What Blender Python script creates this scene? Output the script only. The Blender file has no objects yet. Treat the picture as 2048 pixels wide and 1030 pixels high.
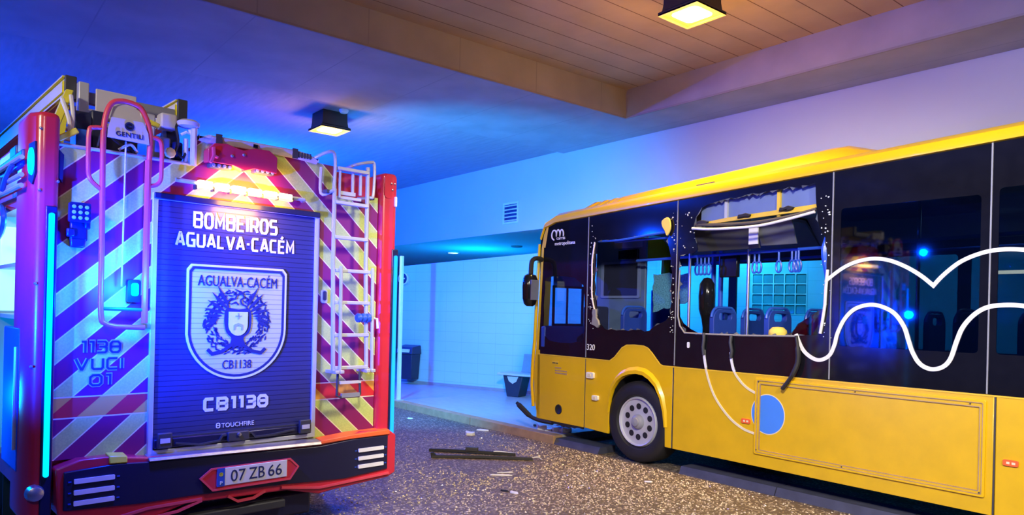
import bpy, math, random
from math import pi, sin, cos, radians, atan
from mathutils import Matrix, Vector
from mathutils.geometry import tessellate_polygon
random.seed(7)
sc = bpy.context.scene
col = sc.collection

# ---------------------------------------------------------------- camera
YAW = radians(39.0); ROLL = atan(0.0238)
Fv = Vector((-cos(YAW), sin(YAW), 0)); Rv = Vector((sin(YAW), cos(YAW), 0)); Uv = Vector((0, 0, 1))
cx = Rv*cos(ROLL) + Uv*sin(ROLL); cy = -Rv*sin(ROLL) + Uv*cos(ROLL); cz = -Fv
cd = bpy.data.cameras.new('camera'); cam = bpy.data.objects.new('camera', cd); col.objects.link(cam)
cd.sensor_width = 36; cd.lens = 36*1431/2048; cd.shift_y = 109.6/2048; cd.clip_start = 0.05
cam.matrix_world = Matrix(((cx.x, cy.x, cz.x, 0), (cx.y, cy.y, cz.y, 0), (cx.z, cy.z, cz.z, 1.62), (0, 0, 0, 1)))
sc.camera = cam

# ---------------------------------------------------------------- view, world, lamps that fill the hall
vs = sc.view_settings
vs.view_transform = 'Standard'; vs.look = 'None'; vs.gamma = 1; vs.use_curve_mapping = False
vs.exposure = 0.0
w = bpy.data.worlds.new('dusk'); sc.world = w; w.use_nodes = True
w.node_tree.nodes['Background'].inputs[0].default_value = (0.02, 0.09, 0.60, 1)
w.node_tree.nodes['Background'].inputs[1].default_value = 0.30

def light(name, kind, loc, color, power, size=0.2, target=None, spot=None, blend=0.6):
    d = bpy.data.lights.new(name, kind); d.color = color; d.energy = power
    if kind == 'AREA':
        d.size = size
        if name == 'lamp_light': d.spread = radians(105)
    else: d.shadow_soft_size = size
    if spot: d.spot_size = radians(spot); d.spot_blend = blend
    o = bpy.data.objects.new(name, d); col.objects.link(o); o.location = loc
    if target is not None:
        o.rotation_euler = (Vector(target) - Vector(loc)).to_track_quat('-Z', 'Y').to_euler()
    return o
DEEP = (0.0, 0.055, 1.0); CYAN = (0.0, 0.36, 1.0); WARM = (1.0, 0.60, 0.16); WHITE = (1.0, 0.90, 0.74)
# the fire truck's beacons, and added blue fills with no vehicle there
light('beacon_wall', 'SPOT', (-7.6, 3.25, 2.25), CYAN, 1900, 0.05, (-10.9, 8.0, 2.0), 104, 0.7)
light('blue_fill_rear_left', 'SPOT', (-3.2, -1.6, 1.5), (0.0, 0.03, 1.0), 9000, 0.05, (-4.9, 0.75, 1.72), 36, 1.0)  # added blue fill for the truck's left rear, no source stands there
light('beacon_roof', 'POINT', (-12.2, -2.0, 3.55), DEEP, 1500, 0.03)
light('blue_fill_bay', 'POINT', (-13.8, 4.6, 3.7), DEEP, 1500, 0.3)  # unseen blue fill added to light the left ceiling bay
light('blue_fill_behind', 'POINT', (-6.2, -3.2, 3.0), DEEP, 220, 0.05)  # unseen, added to tint the left ceiling blue
# the hall's own unseen ceiling lamps as aimed spots, then added blue fills
light('hall_lamp_a', 'SPOT', (-0.6, 0.6, 4.3), WHITE, 1800, 0.3, (-4.1, 6.0, 0.7), 66, 0.5)
light('hall_lamp_b', 'SPOT', (-2.0, 4.2, 4.3), WHITE, 650, 0.3, (-4.9, 2.75, 1.5), 38, 0.9)
light('hall_lamp_c', 'SPOT', (2.6, 1.6, 4.3), WHITE, 1250, 0.3, (-0.4, 6.2, 1.5), 66, 0.6)
light('hall_lamp_d', 'SPOT', (0.2, -1.2, 4.3), (1.0, 0.80, 0.72), 130, 0.3, (-4.9, 1.3, 1.3), 44, 0.8)
light('hall_lamp_e', 'SPOT', (-2.2, -3.2, 4.3), (1.0, 0.86, 0.66), 700, 0.3, (-5.2, 0.75, 2.75), 34, 0.9)
light('blue_fill_far_right', 'SPOT', (1.6, 0.6, 2.6), (0.05, 0.25, 1.0), 500, 0.05, (-1.2, 8.8, 4.0), 64, 0.8)  # blue fill added for the right end of the upper wall
light('soffit_bounce_fill', 'POINT', (-14.5, 10.6, 2.3), (0.0, 0.30, 1.0), 200, 0.2)  # stands in for light bounced up to the soffit, no lamp there

# ---------------------------------------------------------------- materials
MATS = {}
def nodes_of(name):
    m = bpy.data.materials.new(name); m.use_nodes = True
    return m, m.node_tree.nodes, m.node_tree.links, m.node_tree.nodes['Principled BSDF']
def mat(name, color, rough=0.5, metal=0.0, var=0.06, scale=8.0, bump=0.0, emit=None, es=0.0, coat=0.0, stretch=None):
    if name in MATS: return MATS[name]
    m, N, L, b = nodes_of(name)
    b.inputs['Roughness'].default_value = rough; b.inputs['Metallic'].default_value = metal
    b.inputs['Coat Weight'].default_value = coat
    tc = N.new('ShaderNodeTexCoord'); nz = N.new('ShaderNodeTexNoise'); nz.inputs['Scale'].default_value = scale
    nz.inputs['Detail'].default_value = 5
    src = tc.outputs['Object']
    if stretch:
        mp = N.new('ShaderNodeMapping'); mp.inputs['Scale'].default_value = stretch
        L.new(src, mp.inputs[0]); src = mp.outputs[0]
    L.new(src, nz.inputs['Vector'])
    mx = N.new('ShaderNodeMix'); mx.data_type = 'RGBA'
    mx.inputs[6].default_value = tuple(max(0, c*(1-var*2)) for c in color) + (1,)
    mx.inputs[7].default_value = tuple(min(1, c*(1+var*2)) for c in color) + (1,)
    L.new(nz.outputs['Fac'], mx.inputs[0]); L.new(mx.outputs[2], b.inputs['Base Color'])
    if bump:
        bp = N.new('ShaderNodeBump'); bp.inputs['Strength'].default_value = bump; bp.inputs['Distance'].default_value = 0.01
        L.new(nz.outputs['Fac'], bp.inputs['Height']); L.new(bp.outputs[0], b.inputs['Normal'])
    if emit:
        b.inputs['Emission Color'].default_value = tuple(emit) + (1,); b.inputs['Emission Strength'].default_value = es
    MATS[name] = m; return m
def math_node(N, L, op, a, b=None, c=None):
    n = N.new('ShaderNodeMath'); n.operation = op
    for i, v in enumerate((a, b, c)):
        if v is None: continue
        if isinstance(v, (int, float)): n.inputs[i].default_value = v
        else: L.new(v, n.inputs[i])
    return n.outputs[0]
def mix_node(N, L, f, a, b):
    n = N.new('ShaderNodeMix'); n.data_type = 'RGBA'
    for i, v in ((0, f), (6, a), (7, b)):
        if isinstance(v, tuple): n.inputs[i].default_value = v + (1,)
        elif isinstance(v, (int, float)): n.inputs[i].default_value = v
        else: L.new(v, n.inputs[i])
    return n.outputs[2]
def lined(name, color, line, axis, period, frac, rough=0.5, var=0.08, scale=4, metal=0.0, second=None, off=0.0, bump=0.15):
    """plain surface with thin joints at a regular spacing along one (or two) axes"""
    m, N, L, b = nodes_of(name)
    b.inputs['Roughness'].default_value = rough; b.inputs['Metallic'].default_value = metal
    tc = N.new('ShaderNodeTexCoord'); sp = N.new('ShaderNodeSeparateXYZ'); L.new(tc.outputs['Object'], sp.inputs[0])
    def joint(ax, per, fr):
        f = math_node(N, L, 'FRACT', math_node(N, L, 'DIVIDE', math_node(N, L, 'ADD', sp.outputs[ax], off + 100*per), per))
        return math_node(N, L, 'LESS_THAN', f, fr)
    j = joint(axis, period, frac)
    if second: j = math_node(N, L, 'MAXIMUM', j, joint(*second))
    nz = N.new('ShaderNodeTexNoise'); nz.inputs['Scale'].default_value = scale; nz.inputs['Detail'].default_value = 6
    L.new(tc.outputs['Object'], nz.inputs['Vector'])
    base = mix_node(N, L, nz.outputs['Fac'], tuple(c*(1-2*var) for c in color), tuple(min(1, c*(1+2*var)) for c in color))
    L.new(mix_node(N, L, j, base, line), b.inputs['Base Color'])
    bp = N.new('ShaderNodeBump'); bp.inputs['Strength'].default_value = bump; bp.inputs['Distance'].default_value = 0.01
    L.new(math_node(N, L, 'SUBTRACT', 1.0, j), bp.inputs['Height']); L.new(bp.outputs[0], b.inputs['Normal'])
    MATS[name] = m; return m
def glass_mat(name, tint, gloss, rough=0.03):
    m = bpy.data.materials.new(name); m.use_nodes = True; N = m.node_tree.nodes; L = m.node_tree.links; N.clear()
    out = N.new('ShaderNodeOutputMaterial'); t = N.new('ShaderNodeBsdfTransparent'); g = N.new('ShaderNodeBsdfGlossy')
    t.inputs[0].default_value = tint + (1,); g.inputs['Roughness'].default_value = rough
    lw = N.new('ShaderNodeLayerWeight'); lw.inputs[0].default_value = gloss
    mx = N.new('ShaderNodeMixShader'); L.new(lw.outputs['Fresnel'], mx.inputs[0]); L.new(t.outputs[0], mx.inputs[1]); L.new(g.outputs[0], mx.inputs[2])
    L.new(mx.outputs[0], out.inputs[0]); MATS[name] = m; return m
def chevron_mat():
    m, N, L, b = nodes_of('chevron_film'); b.inputs['Roughness'].default_value = 0.38
    tc = N.new('ShaderNodeTexCoord'); sp = N.new('ShaderNodeSeparateXYZ'); L.new(tc.outputs['Object'], sp.inputs[0])
    a = math_node(N, L, 'ABSOLUTE', math_node(N, L, 'SUBTRACT', sp.outputs[0], 1.22))
    q = math_node(N, L, 'ADD', sp.outputs[2], math_node(N, L, 'MULTIPLY', a, 0.93))
    f = math_node(N, L, 'FRACT', math_node(N, L, 'DIVIDE', math_node(N, L, 'SUBTRACT', q, 0.016), 0.281))
    light_ = math_node(N, L, 'LESS_THAN', f, 0.5)
    edge = math_node(N, L, 'MULTIPLY', light_, math_node(N, L, 'GREATER_THAN', math_node(N, L, 'ABSOLUTE', math_node(N, L, 'SUBTRACT', f, 0.25)), 0.215))
    zz = sp.outputs[2]
    band = math_node(N, L, 'MULTIPLY', math_node(N, L, 'GREATER_THAN', zz, 0.928), math_node(N, L, 'LESS_THAN', zz, 1.06))
    bandedge = math_node(N, L, 'MULTIPLY', band, math_node(N, L, 'GREATER_THAN', math_node(N, L, 'ABSOLUTE', math_node(N, L, 'SUBTRACT', zz, 0.994)), 0.058))
    vo = N.new('ShaderNodeTexVoronoi'); vo.inputs['Scale'].default_value = 90; L.new(tc.outputs['Object'], vo.inputs['Vector'])
    yel = mix_node(N, L, vo.outputs['Distance'], (0.60, 0.70, 0.17), (0.48, 0.58, 0.14))
    c = mix_node(N, L, light_, (0.25, 0.014, 0.10), yel)
    c = mix_node(N, L, edge, c, (0.85, 0.80, 0.40))
    c2 = mix_node(N, L, light_, (0.70, 0.03, 0.04), (0.85, 0.38, 0.06))
    c = mix_node(N, L, band, c, c2)
    c = mix_node(N, L, bandedge, c, (0.85, 0.70, 0.45))
    L.new(c, b.inputs['Base Color']); MATS['chevron_film'] = m; return m
def asphalt_mat():
    m, N, L, b = nodes_of('asphalt'); b.inputs['Roughness'].default_value = 0.55
    tc = N.new('ShaderNodeTexCoord')
    vo = N.new('ShaderNodeTexVoronoi'); vo.inputs['Scale'].default_value = 55; L.new(tc.outputs['Object'], vo.inputs['Vector'])
    nz = N.new('ShaderNodeTexNoise'); nz.inputs['Scale'].default_value = 40; nz.inputs['Detail'].default_value = 8; L.new(tc.outputs['Object'], nz.inputs['Vector'])
    big = N.new('ShaderNodeTexNoise'); big.inputs['Scale'].default_value = 0.9; L.new(tc.outputs['Object'], big.inputs['Vector'])
    base = mix_node(N, L, nz.outputs['Fac'], (0.028, 0.022, 0.016), (0.15, 0.12, 0.085))
    base = mix_node(N, L, math_node(N, L, 'MULTIPLY', big.outputs['Fac'], 0.5), base, (0.16, 0.11, 0.06))
    sp = N.new('ShaderNodeSeparateColor'); L.new(vo.outputs['Color'], sp.inputs[0])
    grit = math_node(N, L, 'GREATER_THAN', sp.outputs[0], 0.80)
    base = mix_node(N, L, grit, base, (0.34, 0.29, 0.20))
    L.new(base, b.inputs['Base Color'])
    bp = N.new('ShaderNodeBump'); bp.inputs['Strength'].default_value = 0.7; bp.inputs['Distance'].default_value = 0.01
    L.new(vo.outputs['Distance'], bp.inputs['Height']); L.new(bp.outputs[0], b.inputs['Normal'])
    MATS['asphalt'] = m; return m
asphalt_mat(); chevron_mat()
mat('concrete', (0.42, 0.40, 0.38), 0.85, var=0.12, scale=3, bump=0.25)
mat('ceiling_concrete', (0.40, 0.39, 0.39), 0.9, var=0.12, scale=2.2, bump=0.15, stretch=(1, 6, 1))
mat('beam_concrete', (0.36, 0.34, 0.33), 0.9, var=0.15, scale=3, bump=0.25)
lined('board_marks', (0.52, 0.42, 0.26), (0.15, 0.09, 0.04), 0, 0.33, 0.035, 0.85, 0.10, 2.5)
lined('slab_marks', (0.42, 0.41, 0.41), (0.35, 0.34, 0.35), 1, 1.22, 0.012, 0.9, 0.14, 1.8)
mat('plaster', (0.62, 0.62, 0.64), 0.8, var=0.03, scale=1.2)
lined('wall_tiles', (0.36, 0.62, 0.70), (0.26, 0.48, 0.55), 2, 0.2, 0.03, 0.28, 0.03, 1.5, second=(0, 0.4, 0.012))
mat('platform_floor', (0.42, 0.43, 0.44), 0.32, var=0.12, scale=5, bump=0.05, stretch=(1, 3, 1))
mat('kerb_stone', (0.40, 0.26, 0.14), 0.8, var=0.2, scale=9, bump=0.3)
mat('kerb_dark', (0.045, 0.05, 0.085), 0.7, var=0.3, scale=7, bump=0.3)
mat('lamp_housing', (0.05, 0.04, 0.03), 0.45)
mat('lamp_glow', (1, 0.9, 0.7), 0.4, emit=(1.0, 0.88, 0.55), es=5)
mat('lamp_rim', (0.75, 0.62, 0.30), 0.4)
mat('downlight_glow', (1, 1, 1), 0.4, emit=(0.6, 0.9, 1.0), es=6)
mat('white_plastic', (0.8, 0.8, 0.8), 0.4)
mat('dark_navy', (0.02, 0.025, 0.06), 0.4)
mat('black_rubber', (0.012, 0.012, 0.014), 0.65, var=0.2)
mat('black_gloss', (0.010, 0.010, 0.013), 0.12, var=0.1)
mat('frit_black', (0.007, 0.007, 0.011), 0.07, var=0.2)
mat('bus_yellow', (0.78, 0.49, 0.004), 0.28, var=0.04, scale=3, coat=0.4)
mat('bus_yellow_worn', (0.70, 0.44, 0.006), 0.36, var=0.08, scale=5, coat=0.2)
mat('white_line', (0.85, 0.85, 0.86), 0.5, var=0.01)
mat('cream_line', (0.78, 0.70, 0.48), 0.5, var=0.01)
mat('blue_dot', (0.06, 0.25, 0.85), 0.45, var=0.02)
mat('alu', (0.62, 0.64, 0.68), 0.3, 0.9)
mat('alu_matt', (0.60, 0.62, 0.66), 0.45, 0.3)
mat('grey_plastic', (0.28, 0.29, 0.32), 0.5)
mat('dark_grey', (0.05, 0.052, 0.06), 0.5)
mat('interior_grey', (0.32, 0.34, 0.40), 0.6)
mat('interior_pale', (0.50, 0.52, 0.58), 0.55)
mat('seat_blue', (0.02, 0.06, 0.40), 0.5)
mat('pole_blue', (0.03, 0.12, 0.65), 0.35)
mat('trim_yellow', (0.78, 0.52, 0.03), 0.4)
mat('partition_blue', (0.09, 0.15, 0.29), 0.5)
mat('crumb_glass', (0.62, 0.54, 0.38), 0.15, var=0.3)
mat('cove_blue', (0.15, 0.21, 0.42), 0.6)
mat('painted_halo', (1, .7, .1), 0.4, emit=(1.0, 0.66, 0.03), es=3)  # emissive yellow that paints the halo around the lamp's bright centre
mat('foam_yellow', (0.85, 0.66, 0.12), 0.8)
mat('fire_red', (0.62, 0.025, 0.06), 0.3, var=0.05, coat=0.4)
mat('tube_red', (0.80, 0.08, 0.12), 0.35, var=0.03)
mat('orange_red', (0.85, 0.13, 0.03), 0.4)
lined('shutter_slats', (0.05, 0.055, 0.13), (0.02, 0.02, 0.06), 2, 0.034, 0.14, 0.3, 0.05, 3, metal=0.15, bump=0.5)
lined('emblem_plate', (0.66, 0.66, 0.68), (0.36, 0.36, 0.40), 2, 0.034, 0.13, 0.5, 0.02, 2)
mat('lettering_white', (0.85, 0.87, 0.9), 0.45, var=0.01)
mat('lettering_navy', (0.02, 0.03, 0.10), 0.5, var=0.01)
mat('bumper_navy', (0.012, 0.014, 0.05), 0.3)
mat('step_alu', (0.40, 0.38, 0.36), 0.4, 0.7, scale=30, bump=0.2)
mat('reflector_white', (0.85, 0.85, 0.85), 0.35)
mat('plate_white', (0.75, 0.75, 0.76), 0.4)
mat('plate_blue', (0.02, 0.08, 0.5), 0.4)
mat('strip_glow', (0.0, 0.5, 1), 0.3, emit=(0.0, 0.62, 1.0), es=1.6)
mat('strip_glow_deep', (0.0, 0.2, 1), 0.3, emit=(0.01, 0.30, 1.0), es=1.6)
mat('beacon_glow', (0.0, 0.5, 1), 0.3, emit=(0.0, 0.75, 1.0), es=2.2)
mat('amber_glow', (1, 0.6, 0.1), 0.3, emit=(1.0, 0.55, 0.08), es=5.0)
mat('amber_core', (1, 0.9, 0.7), 0.3, emit=(1.0, 0.82, 0.45), es=6.0)
mat('locker_glow', (0.5, 0.9, 1), 0.3, emit=(0.30, 0.80, 1.0), es=1.4)
mat('ladder_yellow', (0.88, 0.80, 0.06), 0.4, scale=6)
mat('sign_grey', (0.62, 0.60, 0.64), 0.45)
mat('shard_glass', (0.75, 0.80, 0.78), 0.08, var=0.1)
mat('crazed_glass', (0.10, 0.32, 0.42), 0.25, var=0.5, scale=60, bump=0.8)
mat('block_glass', (0.10, 0.32, 0.34), 0.12, var=0.3, scale=3)
mat('block_mortar', (0.55, 0.72, 0.70), 0.6)
mat('code_pale', (.42, .50, .62), .5, var=.01); mat('code_pale2', (.35, .55, .75), .5, var=.01)
mat('locker_grey', (0.45, 0.5, 0.55), 0.6)  # even pale grey for the locker lining and cylinders
glass_mat('clear_glass', (0.80, 0.88, 0.95), 0.25)
glass_mat('tinted_glass', (0.26, 0.30, 0.36), 0.42)
glass_mat('smoke_glass', (0.70, 0.76, 0.85), 0.2)

# ---------------------------------------------------------------- mesh building
class MB:
    def __init__(s): s.v = []; s.f = []; s.s = []
    def add(s, vs_, fs, smooth=False):
        o = len(s.v); s.v += [tuple(p) for p in vs_]
        for f in fs: s.f.append(tuple(i+o for i in f)); s.s.append(smooth)
        return s
    def box(s, x0, x1, y0, y1, z0, z1):
        v = [(x, y, z) for z in (z0, z1) for y in (y0, y1) for x in (x0, x1)]
        return s.add(v, [(0, 2, 3, 1), (4, 5, 7, 6), (0, 1, 5, 4), (2, 6, 7, 3), (0, 4, 6, 2), (1, 3, 7, 5)])
    def obox(s, c, size, rz=0.0, rx=0.0, ry=0.0):
        M = Matrix.Translation(c) @ Matrix.Rotation(rz, 4, 'Z') @ Matrix.Rotation(ry, 4, 'Y') @ Matrix.Rotation(rx, 4, 'X')
        a, b, c_ = (q/2 for q in size)
        v = [M @ Vector((x, y, z)) for z in (-c_, c_) for y in (-b, b) for x in (-a, a)]
        return s.add(v, [(0, 2, 3, 1), (4, 5, 7, 6), (0, 1, 5, 4), (2, 6, 7, 3), (0, 4, 6, 2), (1, 3, 7, 5)])
    def prism(s, poly, d0, d1, plane='xz', holes=()):
        """polygon (with holes) in a plane, thickened along the third axis"""
        def P(a, b, d):
            return (a, d, b) if plane == 'xz' else (a, b, d) if plane == 'xy' else (d, a, b)
        loops = [list(poly)] + [list(h) for h in holes]
        flat = [p for l in loops for p in l]
        tris = tessellate_polygon([[Vector((p[0], p[1], 0)) for p in l] for l in loops])
        n = len(flat)
        v = [P(a, b, d0) for a, b in flat] + [P(a, b, d1) for a, b in flat]
        f = [tuple(t) for t in tris] + [tuple(i+n for i in reversed(t)) for t in tris]
        o = 0
        for l in loops:
            k = len(l)
            for i in range(k):
                j = (i+1) % k; f.append((o+i, o+j, o+j+n, o+i+n))
            o += k
        return s.add(v, f)
    def tube(s, pts, r, n=8, closed=False, ry=None):
        P = [Vector(p) for p in pts]; m = len(P); rings = []
        up = None
        for i in range(m):
            if closed: t = (P[(i+1) % m]-P[i-1])
            else: t = P[min(i+1, m-1)]-P[max(i-1, 0)]
            t.normalize()
            if up is None:
                up = Vector((0, 0, 1)) if abs(t.z) < 0.9 else Vector((1, 0, 0))
            a = t.cross(up)
            if a.length < 1e-4: a = t.cross(Vector((0, 1, 0)))
            a.normalize(); b = a.cross(t).normalized(); up = b
            rr = r[i] if isinstance(r, (list, tuple)) else r
            rings.append([P[i] + a*rr*cos(2*pi*k/n) + b*(ry or rr)*sin(2*pi*k/n) for k in range(n)])
        v = [q for R in rings for q in R]; f = []
        for i in range(m if closed else m-1):
            j = (i+1) % m
            for k in range(n): f.append((i*n+k, i*n+(k+1) % n, j*n+(k+1) % n, j*n+k))
        s.add(v, f, True)
        if not closed:
            s.add(rings[0], [tuple(range(n-1, -1, -1))]); s.add(rings[-1], [tuple(range(n))])
        return s
    def lathe(s, c, prof, axis='y', n=28, a0=0.0, sx=1.0):
        v = []; f = []
        for r, t in prof:
            for k in range(n):
                a = a0 + 2*pi*k/n; p, q = r*cos(a)*sx, r*sin(a)
                v.append((c[0]+p, c[1]+t, c[2]+q) if axis == 'y' else (c[0]+p, c[1]+q, c[2]+t) if axis == 'z' else (c[0]+t, c[1]+p, c[2]+q))
        for i in range(len(prof)-1):
            for k in range(n): f.append((i*n+k, i*n+(k+1) % n, (i+1)*n+(k+1) % n, (i+1)*n+k))
        s.add(v, f, True)
        m = (len(prof)-1)*n; o = len(s.v)-len(v)
        if prof[0][0] > 1e-4: s.f.append(tuple(o+k for k in range(n))); s.s.append(False)
        if prof[-1][0] > 1e-4: s.f.append(tuple(o+m+k for k in reversed(range(n)))); s.s.append(False)
        return s
    def ribbon(s, pts, wd, y0, y1, closed=False):
        """flat band of constant width along a line in the xz plane"""
        P = [Vector((p[0], p[1])) for p in pts]; m = len(P); A = []; B = []
        for i in range(m):
            if closed: d0, d1 = P[i]-P[i-1], P[(i+1) % m]-P[i]
            else:
                d0 = P[i]-P[i-1] if i else P[1]-P[0]; d1 = P[i+1]-P[i] if i < m-1 else P[-1]-P[-2]
            d0.normalize(); d1.normalize()
            n0 = Vector((-d0.y, d0.x)); n1 = Vector((-d1.y, d1.x)); nn = (n0+n1)
            if nn.length < 1e-3: nn = n0.copy()
            nn.normalize(); k = wd/2/max(0.5, nn.dot(n0))
            A.append(P[i]+nn*k); B.append(P[i]-nn*k)
        v = []
        for i in range(m): v += [(A[i].x, y0, A[i].y), (B[i].x, y0, B[i].y), (B[i].x, y1, B[i].y), (A[i].x, y1, A[i].y)]
        f = []
        for i in range(m if closed else m-1):
            j = (i+1) % m; a, b = i*4, j*4
            for k in range(4): f.append((a+k, b+k, b+(k+1) % 4, a+(k+1) % 4))
        if not closed: f += [(0, 1, 2, 3), (4*m-1, 4*m-2, 4*m-3, 4*m-4)]
        return s.add(v, f)
    def loft(s, rings, smooth=True, caps=True, closed=True):
        n = len(rings[0]); v = [p for R in rings for p in R]; f = []
        for i in range(len(rings)-1):
            for k in range(n if closed else n-1): f.append((i*n+k, i*n+(k+1) % n, (i+1)*n+(k+1) % n, (i+1)*n+k))
        if caps: f += [tuple(range(n)), tuple(range(len(v)-1, len(v)-n-1, -1))]
        return s.add(v, f, smooth)
    def build(s, name, m, parent=None, bevel=0.0, seg=2):
        me = bpy.data.meshes.new(name); me.from_pydata(s.v, [], s.f); me.update()
        import bmesh
        bm = bmesh.new(); bm.from_mesh(me); bmesh.ops.recalc_face_normals(bm, faces=bm.faces); bm.to_mesh(me); bm.free()
        me.polygons.foreach_set('use_smooth', s.s if not bevel else [True]*len(s.s))
        try: me.set_sharp_from_angle(angle=radians(38))
        except Exception: pass
        me.materials.append(MATS[m] if isinstance(m, str) else m)
        o = bpy.data.objects.new(name, me); col.objects.link(o)
        if parent: o.parent = parent
        if bevel:
            b = o.modifiers.new('bevel', 'BEVEL'); b.width = bevel; b.segments = seg; b.limit_method = 'ANGLE'; b.angle_limit = radians(40)
            b.harden_normals = False
        return o
def tag(o, label=None, cat=None, group=None, kind=None):
    if label: o['label'] = label
    if cat: o['category'] = cat
    if group: o['group'] = group
    if kind: o['kind'] = kind
    return o
def thing(name, label, cat, loc, rz=0.0, group=None):
    o = bpy.data.objects.new(name, None); col.objects.link(o); o.location = loc; o.rotation_euler = (0, 0, rz)
    o.empty_display_size = 0.1
    return tag(o, label, cat, group)
def struct(name, mb, m, label, cat='structure'):
    return tag(mb.build(name, m), label, cat, kind='structure')
def dup(root, loc, label, group=None, rz=None):
    r = root.copy(); col.objects.link(r); r.location = loc; r['label'] = label
    if rz is not None: r.rotation_euler = (0, 0, rz)
    if group: r['group'] = group
    for ch in list(root.children):
        c = ch.copy(); col.objects.link(c); c.parent = r
        for g in list(ch.children):
            d = g.copy(); col.objects.link(d); d.parent = c
    return r
def catmull(pts, k=6, closed=False):
    P = [Vector(p) for p in pts]; n = len(P); out = []
    for i in range(n if closed else n-1):
        if closed: a, b, c, d = P[i-1], P[i], P[(i+1) % n], P[(i+2) % n]
        else: a, b, c, d = P[max(i-1, 0)], P[i], P[i+1], P[min(i+2, n-1)]
        for j in range(k):
            t = j/k; out.append(0.5*((2*b)+(c-a)*t+(2*a-5*b+4*c-d)*t*t+(3*b-a-3*c+d)*t**3))
    if not closed: out.append(P[-1])
    return [tuple(p) for p in out]
def rrect(x0, x1, z0, z1, r, k=4):
    out = []
    for cx_, cz_, a in ((x1-r, z1-r, 0), (x0+r, z1-r, 90), (x0+r, z0+r, 180), (x1-r, z0+r, 270)):
        for i in range(k+1):
            t = radians(a+90*i/k); out.append((cx_+r*cos(t), cz_+r*sin(t)))
    return out
def text(name, body, x0, x1, z0, z1, y, m, parent, depth=0.004):
    """lettering on a face that looks toward -y, fitted to a rectangle"""
    cu = bpy.data.curves.new(name, 'FONT'); cu.body = body; cu.extrude = 0.01; cu.resolution_u = 3
    t = bpy.data.objects.new(name, cu); col.objects.link(t); bpy.context.view_layer.update()
    me = bpy.data.meshes.new_from_object(t.evaluated_get(bpy.context.evaluated_depsgraph_get()))
    bpy.data.objects.remove(t); bpy.data.curves.remove(cu)
    xs = [v.co.x for v in me.vertices]; ys = [v.co.y for v in me.vertices]
    kx = (x1-x0)/(max(xs)-min(xs)); ky = (z1-z0)/(max(ys)-min(ys)); mx, my = min(xs), min(ys)
    for v in me.vertices:
        a, b, c = v.co; v.co = (x0+(a-mx)*kx, y-(depth if c > 0 else 0), z0+(b-my)*ky)
    me.name = name; me.materials.clear(); me.materials.append(MATS[m])
    o = bpy.data.objects.new(name, me); col.objects.link(o); o.parent = parent
    return o
RR = [(.22, 1), (.78, 1), (1, .8), (1, .2), (.78, 0), (.22, 0), (0, .2), (0, .8)]
GL = {
 'B': ([[(0, 0), (0, 1), (.86, 1), (1, .88), (1, .64), (.9, .53), (0, .53)], [(.9, .53), (1, .42), (1, .12), (.86, 0), (0, 0)]], 1),
 'O': ([RR], 1), '0': ([RR], 1),
 'M': ([[(0, 0), (0, 1), (.5, .3), (1, 1), (1, 0)]], 1.1), 'E': ([[(1, 1), (0, 1), (0, 0), (1, 0)], [(0, .52), (.92, .52)]], .9),
 'É': ([[(1, 1), (0, 1), (0, 0), (1, 0)], [(0, .52), (.92, .52)], [(.4, 1.18), (.7, 1.4)]], .9),
 'I': ([[(.5, 0), (.5, 1)]], .10), '1': ([[(0, 1), (1, 1), (1, 0)]], .38), '-': ([[(0, .5), (1, .5)]], .4),
 'R': ([[(0, 0), (0, 1), (.86, 1), (1, .88), (1, .54), (.86, .42), (0, .42)], [(.6, .42), (1, 0)]], 1),
 'S': ([[(1, 1), (.14, 1), (0, .88), (0, .64), (.12, .53), (.88, .53), (1, .42), (1, .12), (.86, 0), (0, 0)]], .95),
 'A': ([[(0, 0), (.45, 1), (.55, 1), (1, 0)], [(.16, .28), (.84, .28)]], 1.1), 'U': ([[(0, 1), (0, .15), (.15, 0), (.85, 0), (1, .15), (1, 1)]], 1),
 'G': ([[(1, 1), (.15, 1), (0, .85), (0, .15), (.15, 0), (1, 0), (1, .48), (.55, .48)]], 1), 'L': ([[(0, 1), (0, 0), (1, 0)]], .85),
 'V': ([[(0, 1), (.45, 0), (.55, 0), (1, 1)]], 1.1), 'C': ([[(1, 1), (.15, 1), (0, .85), (0, .15), (.15, 0), (1, 0)]], .95),
 '3': ([[(0, 1), (.86, 1), (1, .88), (1, .64), (.9, .53), (.2, .53)], [(.9, .53), (1, .42), (1, .12), (.86, 0), (0, 0)]], .95),
 '8': ([RR, [(0, .53), (1, .53)]], 1)}
def block_text(name, body, x0, x1, z0, z1, y, sw, m, parent, depth=0.004, gap=0.52, outline=None):
    tot = sum(GL[c][1] for c in body) + gap*(len(body)-1); k = (x1-x0-sw)/tot; x = x0+sw/2; h = z1-z0-sw
    mb = MB()
    for c in body:
        ls, wd = GL[c]
        for l in ls: mb.ribbon([(x+a*wd*k, z0+sw/2+b*h) for a, b in l], sw, y-depth, y, l is RR)
        x += (wd+gap)*k
    return mb.build(name, m, parent)
def shift(o, y):
    for v in o.data.vertices: v.co.y += y
    return o

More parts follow.
